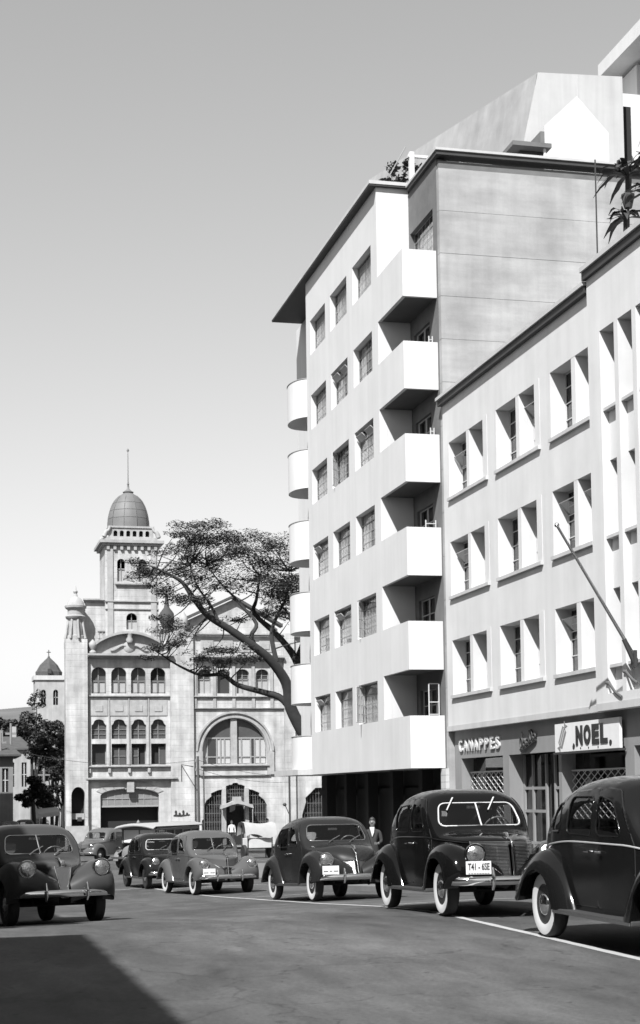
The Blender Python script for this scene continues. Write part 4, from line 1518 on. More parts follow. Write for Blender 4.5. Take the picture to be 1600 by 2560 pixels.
def rounded(poly, r, n=5):
    """rounded polygon outline"""
    out = []
    N = len(poly)
    for i in range(N):
        p0, p1, p2 = Vector(poly[i - 1]), Vector(poly[i]), Vector(poly[(i + 1) % N])
        d0, d1 = (p0 - p1), (p2 - p1)
        rr = min(r, d0.length * .45, d1.length * .45)
        a, b = p1 + d0.normalized() * rr, p1 + d1.normalized() * rr
        for k in range(n + 1):
            t = k / n
            out.append(tuple((1 - t) ** 2 * a + 2 * t * (1 - t) * p1 + t * t * b))
    return out


def sdist(poly, p):
    """signed distance and outward gradient to polygon outline"""
    best = 1e9
    bx = None
    inside = False
    x, y = p
    N = len(poly)
    for i in range(N):
        x0, y0 = poly[i]
        x1, y1 = poly[(i + 1) % N]
        if (y0 > y) != (y1 > y) and x < (x1 - x0) * (y - y0) / (y1 - y0) + x0:
            inside = not inside
        dx, dy = x1 - x0, y1 - y0
        L = dx * dx + dy * dy
        t = 0 if L < 1e-12 else max(0, min(1, ((x - x0) * dx + (y - y0) * dy) / L))
        qx, qy = x0 + t * dx, y0 + t * dy
        d = math.hypot(x - qx, y - qy)
        if d < best:
            best = d
            bx = (qx, qy)
    return (-best if inside else best), bx


BASE = dict(
    top=[(-2.20, .62), (-2.14, .86), (-1.98, 1.14), (-1.70, 1.38), (-1.3, 1.57), (-.8, 1.68), (-.3, 1.715), (.1, 1.695), (.32, 1.64), (.42, 1.575), (.52, 1.48), (.80, 1.16), (.88, 1.115), (1.0, 1.10), (1.4, 1.07), (1.75, 1.03), (1.92, 1.0), (2.0, .97), (2.05, .93)],
    hw=[(-2.2, .22), (-2.1, .42), (-1.9, .56), (-1.6, .67), (-1.2, .74), (-.6, .785), (0, .785), (.45, .75), (.8, .67), (1.1, .57), (1.5, .45), (1.8, .30), (1.97, .13), (2.05, .03)],
    belt=[(-2.2, .5), (-1.9, .80), (-1.5, .97), (-.5, 1.03), (.5, 1.02), (.9, .98), (1.4, .94), (1.8, .91), (2.05, .86)],
    ex=[(-2.2, .8), (-1.5, .66), (-.5, .52), (.5, .52), (.85, .7), (1.5, .8), (2.05, .8)],
    lean=.20, wf=1.42, wr=-1.42, zs=.34, track=.70,
    win=[[(-.02, 1.10), (.50, 1.10), (.30, 1.44), (.05, 1.50), (-.02, 1.50)], [(-.92, 1.10), (-.10, 1.10), (-.10, 1.50), (-.75, 1.48), (-.90, 1.38)]],
    quarter=None,
    ws=[(-.60, 1.18), (.60, 1.18), (.53, 1.50), (-.53, 1.50)],
    door=[[(-.06, .40), (.66, .40), (.70, 1.03), (.40, 1.46), (.28, 1.57), (-.06, 1.58)], [(-.06, .40), (-.80, .40), (-.98, .78), (-.98, 1.42), (-.80, 1.54), (-.06, 1.58)]],
    ff_c=[(2.0, .40), (2.06, .58), (1.98, .78), (1.74, .92), (1.42, .965), (1.12, .90), (.88, .70), (.70, .48), (.60, .34)],
    ff_l=[(1.86, .36), (1.86, .48), (1.77, .64), (1.60, .735), (1.42, .755), (1.22, .72), (1.06, .58), (.99, .44), (.96, .33)],
    rf_c=[(-.64, .34), (-.74, .52), (-.96, .78), (-1.25, .92), (-1.52, .94), (-1.82, .83), (-2.06, .62), (-2.20, .42)],
    rf_l=[(-.96, .33), (-1.01, .48), (-1.16, .645), (-1.42, .72), (-1.66, .66), (-1.81, .53), (-1.90, .42), (-1.98, .36)],
    fy=(.71, .905),
    head=(1.98, .60, .82, .125), grille='prow', bump_z=.47, split=True, frame=None, plate=None, whitewall=True, wipers='top', belt_trim=True, guards=True, fineness=1.0, rimv=.02)


def make_car(name, label, paint_v, loc, yaw, P=None, group=None, detail=True, pitch=0.0, roll=0.0, rough=.16, scale=1.0):
    p = dict(BASE)
    if P:
        p.update(P)
    R = empty(name, loc)
    R.rotation_euler = (roll, -pitch, yaw)
    R.scale = (scale, scale, scale)
    tag(R, label, 'car', group)
    paint = car_paint('paint_%03d_%02d' % (int(paint_v * 1000), int(rough * 100)), paint_v, rough)
    T_, Hh, Bl, Ex = p['top'], p['hw'], p['belt'], p['ex']
    x0, x1 = T_[0][0], T_[-1][0]

    def lean(x, z):
        return x - p['lean'] * (z - .55) * sstep(1.35, 2.05, x)

    def ysurf(x, z):
        t, h, b, e = lerp_tab(T_, x), lerp_tab(Hh, x), lerp_tab(Bl, x), lerp_tab(Ex, x)
        if z <= b:
            q = (z - p['zs']) / max(.05, b - p['zs'])
            return h * (.955 + .075 * q - .03 * q * q)
        s = (z - b) / max(1e-4, t - b)
        if s >= 1:
            return 0.0
        sn = s ** (1 / e)
        return h * max(0.0, 1 - sn * sn) ** (e / 2)

    def pt(x, z, side=-1, off=.004):
        return Vector((lean(x, z), side * (ysurf(x, z) + off), z))

    # ---- body shell
    st = []
    x = x0
    while x < x1 - 1e-6:
        st.append(x)
        x += (.016 if .36 < x < .92 else .03) / p['fineness'] * (1 if detail else 2.2)
    st.append(x1)
    n1, n2 = (14, 30) if detail else (7, 16)
    half = []
    for x in st:
        t, h, b, e = lerp_tab(T_, x), lerp_tab(Hh, x), lerp_tab(Bl, x), lerp_tab(Ex, x)
        col = []
        for i in range(n1):
            z = p['zs'] + (b - p['zs']) * i / n1
            col.append((x, ysurf(x, z), z))
        for i in range(n2 + 1):
            a = (PI / 2) * i / n2
            a = a ** 1.0
            col.append((x, h * max(0.0, math.cos(a)) ** e if i < n2 else 0.0, b + (t - b) * math.sin(a) ** e))
        half.append(col)
    ncol = len(half[0])
    verts, faces = [], []
    vid = {}
    for side in (1, -1):
        for i, col in enumerate(half):
            for j, c in enumerate(col):
                if side < 0 and j == ncol - 1:
                    vid[(side, i, j)] = vid[(1, i, j)]
                    continue
                vid[(side, i, j)] = len(verts)
                verts.append([c[0], side * c[1], c[2]])
    for side in (1, -1):
        for i in range(len(half) - 1):
            for j in range(ncol - 1):
                q = (vid[(side, i, j)], vid[(side, i + 1, j)], vid[(side, i + 1, j + 1)], vid[(side, i, j + 1)])
                faces.append(q if side < 0 else q[::-1])
    # tail cap
    # regions: (kind, polygon, projection)
    regs = []
    sw = list(p['win'])
    if p['quarter']:
        sw = sw + [p['quarter']]
    for poly in sw:
        rp = rounded(poly, .09)
        for s in (1, -1):
            regs.append(('side_window', rp, s))
    wsr = rounded(p['ws'], .10)
    if p['split']:
        L = rounded([(v[0] if v[0] < 0 else -.014, v[1]) for v in p['ws']], .05)
        Rr = rounded([(v[0] if v[0] > 0 else .014, v[1]) for v in p['ws']], .05)
        regs.append(('windscreen', L, 0))
        regs.append(('windscreen', Rr, 0))
    else:
        regs.append(('windscreen', wsr, 0))
    rw = rounded([(-.30, 1.24), (.30, 1.24), (.26, 1.44), (-.26, 1.44)], .09)
    regs.append(('rear_window', rw, 2))
    doors = []
    if detail:
        for poly in p['door']:
            rp = rounded(poly, .06)
            for s in (1, -1):
                doors.append(('door', rp, s))

    def coord(v, pr):
        if pr in (1, -1):
            if v[1] * pr < .30:
                return None
            return (v[0], v[2])
        if pr == 0:
            if not (.30 < v[0] < 1.0) or v[2] < 1.0:
                return None
            return (v[1], v[2])
        if v[0] > -1.0 or v[2] < 1.0:
            return None
        return (v[1], v[2])
    tol = .016 if detail else .03
    bbs = []
    for k, poly, pr in regs + doors:
        us = [q[0] for q in poly]
        vs_ = [q[1] for q in poly]
        bbs.append((min(us) - .05, max(us) + .05, min(vs_) - .05, max(vs_) + .05))
    moved = set()
    for ri, (k, poly, pr) in enumerate(regs + doors):
        bb = bbs[ri]
        for vi, v in enumerate(verts):
            c = coord(v, pr)
            if c is None or not (bb[0] < c[0] < bb[1] and bb[2] < c[1] < bb[3]) or vi in moved:
                continue
            sd, q = sdist(poly, c)
            if abs(sd) < tol:
                moved.add(vi)
                if pr in (1, -1):
                    v[0], v[2] = q
                else:
                    v[1], v[2] = q
    groups = {}
    body_f = []
    for f_ in faces:
        cx = [sum(verts[i][k] for i in f_) / len(f_) for k in range(3)]
        hit = None
        for ri, (k, poly, pr) in enumerate(regs + doors):
            c = coord(cx, pr)
            bb = bbs[ri]
            if c is None or not (bb[0] < c[0] < bb[1] and bb[2] < c[1] < bb[3]):
                continue
            if sdist(poly, c)[0] < 0:
                hit = ri
                break
        if hit is None:
            body_f.append(f_)
        else:
            groups.setdefault(hit, []).append(f_)
    LV = [(lean(v[0], v[2]), v[1], v[2]) for v in verts]

    def sub(fl, nm, m, parent, off=0.0, smooth=60):
        used = sorted(set(i for f_ in fl for i in f_))
        mp = {o_: n_ for n_, o_ in enumerate(used)}
        mb = MB()
        vs_ = [Vector(LV[i]) for i in used]
        if off:
            vs_ = [v + Vector((0, off if v.y > 0 else -off, 0)) for v in vs_]
        mb.add(vs_, [tuple(mp[i] for i in f_) for f_ in fl])
        return mb.build(nm, m, parent, smooth=smooth, world=False, recalc=False)
    hood_f = [f_ for f_ in body_f if sum(verts[i][0] for i in f_) / len(f_) > .90 and sum(verts[i][2] for i in f_) / len(f_) > lerp_tab(Bl, verts[f_[0]][0]) - .02]
    hs = set(hood_f)
    body = sub([f_ for f_ in body_f if f_ not in hs], 'body', paint, R)
    sub(hood_f, 'hood', paint, R, .003)
    for ri in groups:
        k, poly, pr = (regs + doors)[ri]
        if k == 'door':
            d_ = sub(groups[ri], 'door', paint, R, .005)
            if pr == -1 or True:
                # seam
                sm = MB()
                sm.loop([pt(u, w, pr, .002) for u, w in poly], .0055, 4)
                sm.build('door_seam', underbody, d_, world=False)
                xh = -.16 if max(q[0] for q in poly) < .1 else .04
                hd = MB()
                dr = 1 if xh < 0 else 1
                hd.tube([pt(xh, .955, pr, .0), pt(xh, .955, pr, .03)], .012, 6)
                hd.tube([pt(xh - .02, .957, pr, .034), pt(xh + .04, .955, pr, .038), pt(xh + (.11 if xh > 0 else -.11), .95, pr, .032)], [.012, .013, .007], 6)
                hd.build('door_handle', chrome, d_, world=False, smooth=60)
        else:
            gl = sub(groups[ri], k, car_glass, R, -.006)
    # rims round the windows
    for (k, poly, pr) in ([q for q in regs if q[2] != 0] + [('windscreen', wsr, 0)]):
        rm = MB()
        pts = []
        for u, w in poly:
            if pr in (1, -1):
                pts.append(pt(u, w, pr, .002))
            else:
                lo, hi = (.30, 1.0) if pr == 0 else (-2.15, -1.0)
                for _ in range(26):
                    m_ = (lo + hi) / 2
                    ins = w < lerp_tab(T_, m_) and ysurf(m_, w) > abs(u)
                    if pr == 0:
                        lo, hi = (m_, hi) if ins else (lo, m_)
                    else:
                        lo, hi = (lo, m_) if ins else (m_, hi)
                pts.append(Vector((lean(lo, w) + (.004 if pr == 0 else -.004), u, w)))
        big = (pr == 0 and p['frame'])
        rm.loop(pts, .012 if big else (.011 if pr else .012), 6)
        if pr == 0 and p['split']:
            zl, zh = min(q[1] for q in poly), max(q[1] for q in poly)
            cb = []
            for i in range(7):
                w = zl + (zh - zl) * i / 6
                lo, hi = .30, 1.0
                for _ in range(26):
                    m_ = (lo + hi) / 2
                    lo, hi = (m_, hi) if w < lerp_tab(T_, m_) else (lo, m_)
                cb.append(Vector((lean(lo, w) + .004, 0, w)))
            rm.tube(cb, .011, 6)
        rm.build('windscreen_frame' if pr == 0 else 'window_rim', p['frame'] if big else (dull_chrome if pr == 0 else paint), R, world=False, smooth=60)
    # floor and inner volume
    MB().box(-1.9, 1.55, -.66, .66, .30, .40).build('floor_pan', underbody, R, world=False)
    MB().box(.66, .72, -.6, .6, .4, 1.06).build('dashboard', underbody, R, world=False)
    for xs_ in (-.25, -1.25):
        s_ = MB()
        s_.bevbox(xs_ - .05, xs_ + .48, -.62, .62, .45, .72, .06)
        s_.bevbox(xs_ - .18, xs_ - .02, -.62, .62, .70, 1.17, .06)
        s_.build('seat', seat_mat, R, world=False, smooth=50)
    sw_ = MB()
    sw_.loop([Vector((.42 + .09 * math.sin(t), .33 + .19 * math.cos(t), 1.13 + .17 * math.sin(t))) for t in [2 * PI * i / 20 for i in range(20)]], .013, 6)
    sw_.tube([(.42, .33, 1.13), (.75, .33, .92)], .018, 6)
    sw_.build('steering_wheel', mat('steering_wheel_rim', .18, .4), R, world=False)
    # ---- fenders
    for s in (1, -1):
        for nm, C, L in (('front_fender', p['ff_c'], p['ff_l']), ('rear_fender', p['rf_c'], p['rf_l'])):
            ym, yo = p['fy']
            N = 34 if detail else 16

            def samp(tab, t):
                m_ = len(tab) - 1
                u = t * m_
                i = min(int(u), m_ - 1)
                f_ = u - i
                P0, P1, P2, P3 = [Vector(tab[max(0, min(m_, i + d))]) for d in (-1, 0, 1, 2)]
                return .5 * ((2 * P1) + (P2 - P0) * f_ + (2 * P0 - 5 * P1 + 4 * P2 - P3) * f_ * f_ + (3 * P1 - P0 - 3 * P2 + P3) * f_ ** 3)
            rows = []
            for i in range(N + 1):
                t = i / N
                c, l_ = samp(C, t), samp(L, t)
                yi = max(ysurf(max(x0, min(x1 - .02, c.x)), min(c.y, .9)) - .05, .10)
                zi = c.y - (.20 if nm == 'front_fender' else .10)
                zi = max(zi, p['zs'])
                row = []
                for j in range(6):
                    q = j / 6
                    e = math.sin(q * PI / 2)
                    row.append((c.x - (.03 if nm == 'front_fender' and c.x > 1.6 else 0) * (1 - e), s * (yi + (ym - yi) * q), zi + (c.y - zi) * e))
                for j in range(9):
                    a = PI / 2 * j / 8
                    k_ = 1 - math.cos(a)
                    row.append((c.x + (l_.x - c.x) * k_, s * (ym + (yo - ym) * math.sin(a)), c.y + (l_.y - c.y) * k_))
                row.append((l_.x, s * (yo - .025), l_.y))
                row.append((l_.x + (c.x - l_.x) * .15, s * (yo - .20), l_.y + (c.y - l_.y) * .2))
                rows.append(row)
            mb = MB()
            mb.grid(rows)
            mb.build(nm, paint, R, smooth=60, world=False)
        rb = MB()
        rb.bevbox(-.98, .97, .60 if s > 0 else -.885, .885 if s > 0 else -.60, .295, .345, .012)
        rbo = rb.build('running_board', mat('running_board_rubber', .035, .6), R, world=False)
        ed = MB()
        ed.box(-.96, .95, .886 if s > 0 else -.893, .893 if s > 0 else -.886, .30, .33)
        ed.build('edge_strip', dull_chrome, rbo, world=False)
    # ---- wheels
    rimm = bpy.data.meshes.get('rim_%02d' % int(p['rimv'] * 100))
    if rimm is None:
        rimm = rim_mesh(mat('wheel_paint_%02d' % int(p['rimv'] * 100), p['rimv'], .3))
        rimm.name = 'rim_%02d' % int(p['rimv'] * 100)
    for xw in (p['wf'], p['wr']):
        for s in (1, -1):
            W = place('wheel', rimm, R, (xw, s * .725, .355), (0, 0, 0 if s > 0 else PI))
            if detail:
                W.name = 'wheel'
            place('tyre', TYRE, W)
            if p['whitewall']:
                place('whitewall', WWALL, W)
            place('hubcap', HUB, W)
    wl = MB()
    for xw in (p['wf'], p['wr']):
        for s in (1, -1):
            wl.box(xw - .40, xw + .40, s * .44, s * .46, .34, .74)
    wl.tube([(p['wf'], -.7, .355), (p['wf'], .7, .355)], .04, 8).tube([(p['wr'], -.7, .355), (p['wr'], .7, .355)], .05, 8)
    wl.build('axle', underbody, R, world=False)
    # ---- bumpers
    for sgn, nm in ((1, 'front_bumper'), (-1, 'rear_bumper')):
        xb = 2.20 if sgn > 0 else -2.36
        bz = p['bump_z']
        rows = []
        for i in range(25):
            y_ = -.86 + 1.72 * i / 24
            xx = xb - sgn * .16 * (y_ / .86) ** 2 - sgn * .10 * (abs(y_) / .86) ** 8
            rows.append([(xx - sgn * .03, y_, bz - .06), (xx + sgn * .005, y_, bz - .05), (xx + sgn * .02, y_, bz), (xx + sgn * .005, y_, bz + .05), (xx - sgn * .03, y_, bz + .06)])
        mb = MB()
        mb.grid(rows)
        bo = mb.build(nm, chrome, R, smooth=70, world=False)
        if p['guards']:
            for y_ in (-.34, .34):
                gd_ = MB()
                gd_.tube([(xb + sgn * .0, y_, bz - .11), (xb + sgn * .045, y_, bz - .05), (xb + sgn * .05, y_, bz + .06), (xb + sgn * .02, y_, bz + .17)], [.02, .026, .026, .014], 7)
                gd_.build('bumper_guard', chrome, bo, smooth=60, world=False)
        ir = MB()
        for y_ in (-.42, .42):
            ir.box(min(xb - sgn * .04, xb - sgn * .7), max(xb - sgn * .04, xb - sgn * .7), y_ - .02, y_ + .02, bz - .05, bz + .03)
        ir.build('bumper_iron', underbody, bo, world=False)
    # ---- headlamps
    hx, hy, hz, hr = p['head']
    for s in (1, -1):
        hb = MB()
        prof_ = [(0.0, -.40), (hr * .45, -.34), (hr * .85, -.2), (hr * 1.02, -.05), (hr, .0)]
        hb.lathe(prof_, (hx, s * hy, hz), 20, 'X')
        ho = hb.build('headlamp', paint, R, smooth=60, world=False)
        rg = MB()
        rg.loop([Vector((hx + .005, s * hy + hr * math.cos(t), hz + hr * math.sin(t))) for t in [2 * PI * i / 24 for i in range(24)]], .016, 6)
        rg.build('rim', chrome, ho, smooth=60, world=False)
        ln = MB()
        ln.lathe([(hr, .0), (hr * .8, .022), (hr * .45, .04), (0, .046)], (hx, s * hy, hz), 22, 'X')
        ln.build('lens', lens_mat, ho, smooth=60, world=False)
    # ---- grille
    gk = p['grille']
    if gk == 'prow':
        gm = MB()
        nb = 26
        for i in range(nb):
            z = .50 + (.955 - .50) * i / (nb - 1)
            xa = 1.58 + .30 * (1 - (z - .5) / .455) ** 1.0 * .95
            xsl = [xa + (2.045 - xa) * q / 8 for q in range(9)]
            for s in (1, -1):
                gm.tube([pt(x_, z, s, .010) for x_ in xsl], .0062, 4, cap=False)
        gm.build('grille_bars', chrome, R, world=False)
        bk = MB()
        for s in (1, -1):
            rows = []
            for i in range(12):
                z = .49 + .475 * i / 11
                xa = 1.57 + .30 * (1 - (z - .5) / .455) * .95
                rows.append([pt(xa + (2.048 - xa) * q / 8, z, s, .0035) for q in range(9)])
            bk.grid(rows)
        bk.build('grille_backing', underbody, R, world=False, smooth=60)
        eg = MB()
        for s in (1, -1):
            eg.tube([pt(1.58 + .30 * (1 - (z - .5) / .455) * .95 - .008, z, s, .012) for z in [.49 + .475 * i / 10 for i in range(11)]], .009, 5)
        eg.tube([Vector((lean(2.06, z) + .012, 0, z)) for z in [.48 + .50 * i / 10 for i in range(11)]] + [Vector((1.90, 0, .995)), Vector((1.82, 0, 1.012))], .017, 6)
        eg.tube([Vector((lean(2.06, .86) + .03, y_, .86)) for y_ in (-.001, .001)], .03, 8)
        eg.build('grille_trim', chrome, R, world=False, smooth=60)
    elif gk == 'twin':
        for s in (1, -1):
            bk = MB()
            rows = []
            for i in range(12):
                z = .42 + .36 * i / 11
                k_ = math.sqrt(max(0, 1 - (i / 11) ** 2))
                xa = 1.98 - .36 * (k_ * .6 + .4 * (1 - i / 11))
                rows.append([pt(xa + (2.04 - xa) * q / 8, z, s, .006) for q in range(9)])
            bk.grid(rows)
            bo = bk.build('grille', mat('grille_fine_bars', .38, .28, metal=1.0, bump=.6, bscale=70), R, world=False, smooth=60)
            eg = MB()
            eg.tube([Vector(r[0]) + Vector((0, s * .01, 0)) for r in rows] + [Vector(q) + Vector((.01, 0, .0)) for q in rows[-1]], .010, 5)
            eg.build('grille_trim', chrome, bo, world=False, smooth=60)
        eg = MB()
        eg.tube([Vector((lean(2.06, z) + .01, 0, z)) for z in [.42 + .52 * i / 10 for i in range(11)]], .012, 6)
        eg.tube([Vector((lean(2.03, .93), 0, .93)), Vector((1.72, 0, 1.02)), Vector((1.4, 0, 1.075))], .012, 6)
        eg.build('nose_strip', chrome, R, world=False, smooth=60)
    elif gk == 'vert':
        eg = MB()
        for s in (1, -1):
            eg.tube([pt(1.55 + .30 * q - .1 * q * q, .86 - .06 * q - .22 * q * q, s, .012) for q in [i / 10 for i in range(11)]], .012, 6)
            for k_ in range(3):
                eg.tube([pt(1.80 + .22 * q, .70 - .07 * k_, s, .012) for q in [i / 5 for i in range(6)]], .007, 5)
        eg.tube([Vector((lean(2.06, z) + .012, 0, z)) for z in [.45 + .50 * i / 10 for i in range(11)]], .018, 6)
        eg.tube([Vector((lean(2.06, .72) + .02, y_, .72)) for y_ in (-.16, 0, .16)], .012, 6)
        eg.lathe([(.001, -.03), (.03, 0), (.02, .05), (.001, .10)], (1.95, 0, 1.0), 10)
        eg.build('grille', chrome, R, world=False, smooth=60)
        bk = MB()
        for s in (1, -1):
            bk.grid([[pt(1.72 + .325 * q / 6, z, s, .004) for q in range(7)] for z in [.45 + .28 * i / 8 for i in range(9)]])
        bk.build('grille_backing', underbody, R, world=False, smooth=60)
    elif gk == 'narrow':
        eg = MB()
        for s in (1, -1):
            eg.tube([Vector((lean(2.06, z) + .035 - .3 * (z - .5) * .1, s * (.05 + .085 * (z - .42) / .5), z)) for z in [.42 + .52 * i / 10 for i in range(11)]], .012, 6)
            eg.tube([Vector((1.98, s * .30, .77)), Vector((2.0, s * .52, .775))], .014, 6)
            eg.tube([Vector((2.05, s * .30, .44)), Vector((2.0, s * .31, .62)), Vector((1.98, s * .31, .76))], .012, 6)
            eg.tube([Vector((2.04, s * .53, .44)), Vector((2.0, s * .54, .62)), Vector((1.99, s * .53, .77))], .012, 6)
        eg.bevbox(1.86, 2.0, -.05, .05, .88, 1.04, .03)
        eg.build('grille_trim', chrome, R, world=False, smooth=60)
        bk = MB()
        bk.prism([(-.05, .42), (.05, .42), (.13, .92), (-.13, .92)], lambda u, v, d: (lean(2.06, v) + .02 - d, u, v), .03)
        for s in (1, -1):
            bk.prism([(s * .31, .44), (s * .53, .44), (s * .53, .76), (s * .31, .76)], lambda u, v, d: (2.03 - .12 * (v - .44) - d, u, v), .06)
        bk.build('grille', mat('grille_dark_bars', .10, .35, metal=.6, bump=.5, bscale=60), R, world=False)
    # ---- trims
    tr = MB()
    if p['belt_trim']:
        for s in (1, -1):
            tr.tube([pt(x_, lerp_tab(Bl, x_) + .015, s, .006) for x_ in [-1.85 + (1.55 + 1.85) * i / 40 for i in range(41)]], .0085, 5)
        tr.build('belt_moulding', p.get('trim_mat') or paint, R, smooth=60, world=False)
    om = MB()
    om.tube([Vector((1.86, 0, lerp_tab(T_, 1.86) - .005)), Vector((1.80, 0, lerp_tab(T_, 1.8) + .04)), Vector((1.62, 0, lerp_tab(T_, 1.62) + .02))], [.018, .022, .008], 7)
    om.build('hood_ornament', chrome, R, smooth=60, world=False)
    if detail:
        for s in (-1, 1):
            wp = MB()
            if p['wipers'] == 'top':
                a = Vector((.43, s * .30, 1.575))
                b = Vector((.62, s * .30 - .15, 1.40))
                wp.tube([a, a + Vector((.05, -.02, 0)), b], [.012, .011, .010], 6)
            else:
                a = Vector((.86, s * .22, 1.155))
                wp.tube([a, a + Vector((-.06, .10, .07)), a + Vector((-.15, .28, .15))], [.014, .010, .007], 6)
            wp.build('wiper', chrome if p['wipers'] != 'top' else white_paint, R, world=False)
        mr = MB()
        mr.bevbox(.40, .42, -.10, .10, 1.42, 1.47, .008)
        mr.build('mirror', dull_chrome, R, world=False)
    if p['plate']:
        pl = p['plate']
        py, pz = pl.get('pos', (-.52, .62))
        px = pl.get('x', 2.17)
        pb = MB()
        pb.bevbox(px - .012, px, py - .17, py + .17, pz - .085, pz + .085, .004)
        po = pb.build('number_plate', mat('plate_pale', .55, .5), R, world=False)
        for txt, sz, dz_, wmax in ((pl['text'], .12, -.028, .29), (pl.get('small', ''), .035, -.075, .28)):
            if not txt:
                continue
            me, w_, h_ = text_mesh(txt, sz, bold=.002, depth=.004)
            sc_ = wmax / w_
            for v in me.vertices:
                cx_, cy_, cz_ = v.co
                v.co = Vector((px + .003 + cz_, py - wmax / 2 + cx_ * sc_, pz + dz_ + cy_))
            me.materials.clear()
            me.materials.append(black_paint)
            place('plate_lettering', me, po)
    return R


YAWC = -PI / 2     # nose towards the camera along the street


def slope(y, x=7.5):
    return math.atan((gz(x, y - 1.4) - gz(x, y + 1.4)) / 2.8)


def park(x, y):
    return (x, y, gz(x, y))


slant_win = [[(-.02, 1.12), (.50, 1.12), (.30, 1.45), (.05, 1.50), (-.02, 1.50)], [(-.78, 1.12), (-.12, 1.12), (-.12, 1.50), (-.72, 1.50)]]
# nearest sedan, seen from its street side
make_car('parked_car', 'large dark sedan with whitewall tyres cut off by the right edge of the photo', .007, park(7.68, 15.85), YAWC + .0,
         dict(grille='vert', belt_trim=True, trim_mat=mat('belt_trim_grey', .35, .3), quarter=[(-1.36, 1.14), (-1.02, 1.14), (-1.02, 1.45), (-1.20, 1.42)], win=slant_win, rimv=.03, split=True), pitch=slope(16.0), rough=.13, scale=1.07)
# black sedan with the prow grille
make_car('parked_car', 'black sedan with prow of horizontal bars and pale framed split windscreen', .004, park(7.60, 22.4), YAWC - .02,
         dict(grille='prow', frame=mat('windscreen_frame_white', .45, .4), plate=dict(text='T41 - 6SE', small='- - - - - - - -', pos=(-.52, .63), x=2.19), win=[[(-.02, 1.12), (.50, 1.12), (.30, 1.45), (.05, 1.50), (-.02, 1.50)], [(-.88, 1.12), (-.12, 1.12), (-.12, 1.50), (-.72, 1.48), (-.86, 1.38)]], head=(2.0, .50, .80, .13), bump_z=.46, rimv=.02), pitch=slope(22.4), rough=.11, scale=1.03)
# streamlined sedan
make_car('parked_car', 'smooth dark grey sedan with low twin grilles parked behind the black one', .016, park(8.05, 32.7), YAWC + .06,
         dict(grille='twin', split=False, frame=None, wipers='cowl', lean=.42, belt_trim=False,
              top=[(-2.30, .60), (-2.22, .80), (-2.0, 1.08), (-1.7, 1.33), (-1.3, 1.54), (-.8, 1.68), (-.3, 1.725), (.1, 1.70), (.30, 1.65), (.40, 1.59), (.50, 1.50), (.80, 1.18), (.90, 1.13), (1.05, 1.12), (1.4, 1.10), (1.75, 1.04), (1.92, .97), (2.0, .90), (2.05, .82)],
              belt=[(-2.2, .5), (-1.9, .80), (-1.5, .97), (-.5, 1.03), (.5, 1.02), (.9, .98), (1.4, .90), (1.8, .80), (2.05, .70)],
              hw=[(-2.3, .22), (-2.15, .45), (-1.9, .60), (-1.6, .72), (-1.2, .79), (-.6, .82), (0, .82), (.45, .79), (.8, .73), (1.1, .66), (1.5, .53), (1.8, .34), (1.97, .14), (2.05, .03)],
              ws=[(-.64, 1.20), (.64, 1.20), (.57, 1.53), (-.57, 1.53)], head=(2.06, .66, .80, .135), wf=1.48, wr=-1.46, fy=(.74, .92), bump_z=.46,
              plate=dict(text='-- - --', pos=(-.60, .60), x=2.15),
              ff_c=[(2.02, .40), (2.10, .60), (2.02, .82), (1.76, .97), (1.45, 1.0), (1.15, .94), (.92, .74), (.72, .50), (.62, .34)]), pitch=slope(32.7), rough=.22)
# paler sedan behind
make_car('parked_car', 'mid grey sedan with bright front bumper in the line of parked cars', .07, park(7.35, 43.9), YAWC + .12,
         dict(grille='vert', split=True, wipers='cowl', head=(2.07, .66, .80, .125), plate=dict(text='-- --', pos=(-.55, .60), x=2.16),
              ff_c=[(2.02, .40), (2.10, .60), (2.02, .82), (1.76, .96), (1.45, .99), (1.15, .93), (.92, .74), (.72, .50), (.62, .34)]), pitch=slope(43.9), rough=.18)
make_car('parked_car', 'black sedan half hidden behind the mid grey sedan', .012, park(7.05, 51.2), YAWC + .10, dict(grille='vert', frame=white_paint, split=False, wipers='cowl', whitewall=False), pitch=slope(50), rough=.16)
# car coming towards us at the left
make_car('moving_car', 'grey sedan with narrow upright grille half in shade at the left', .04, (1.62, 28.2, gz(1.62, 28.2)), YAWC + .22,
         dict(grille='narrow', split=True, wipers='cowl', whitewall=False, head=(2.13, .62, .90, .135), bump_z=.50,
              hw=[(-2.2, .22), (-2.1, .42), (-1.9, .56), (-1.6, .67), (-1.2, .76), (-.6, .80), (0, .80), (.45, .77), (.8, .68), (1.1, .55), (1.5, .40), (1.8, .27), (1.97, .18), (2.05, .10)],
              ff_c=[(2.06, .46), (2.16, .64), (2.10, .86), (1.80, 1.02), (1.45, 1.03), (1.12, .95), (.88, .74), (.70, .50), (.60, .34)]), pitch=slope(28.2, 1.5), rough=.3)
# cars far off
far = make_car('distant_car', 'grey sedan crossing behind the bus at the far corner', .09, park(8.7, 85.0), -PI * .72, dict(grille='vert', whitewall=False), detail=False, rough=.3, group='cars at the far end of the street')
FARL = [(6.6, 143.0, YAWC + .0, 'dark sedan roof furthest left in the far side street'), (8.4, 152.0, YAWC + .1, 'sedan in the far side street beside the pale houses'), (10.2, 158.0, YAWC + .15, 'sedan nearest the awning in the far side street'), (7.9, 168.0, YAWC + .1, 'furthest sedan under the trees of the side street')]
for (x, y, a, lb) in FARL:
    c = copy_tree(far)
    c.location = park(x, y)
    c.rotation_euler = (0, 0, a)
    c['label'] = lb


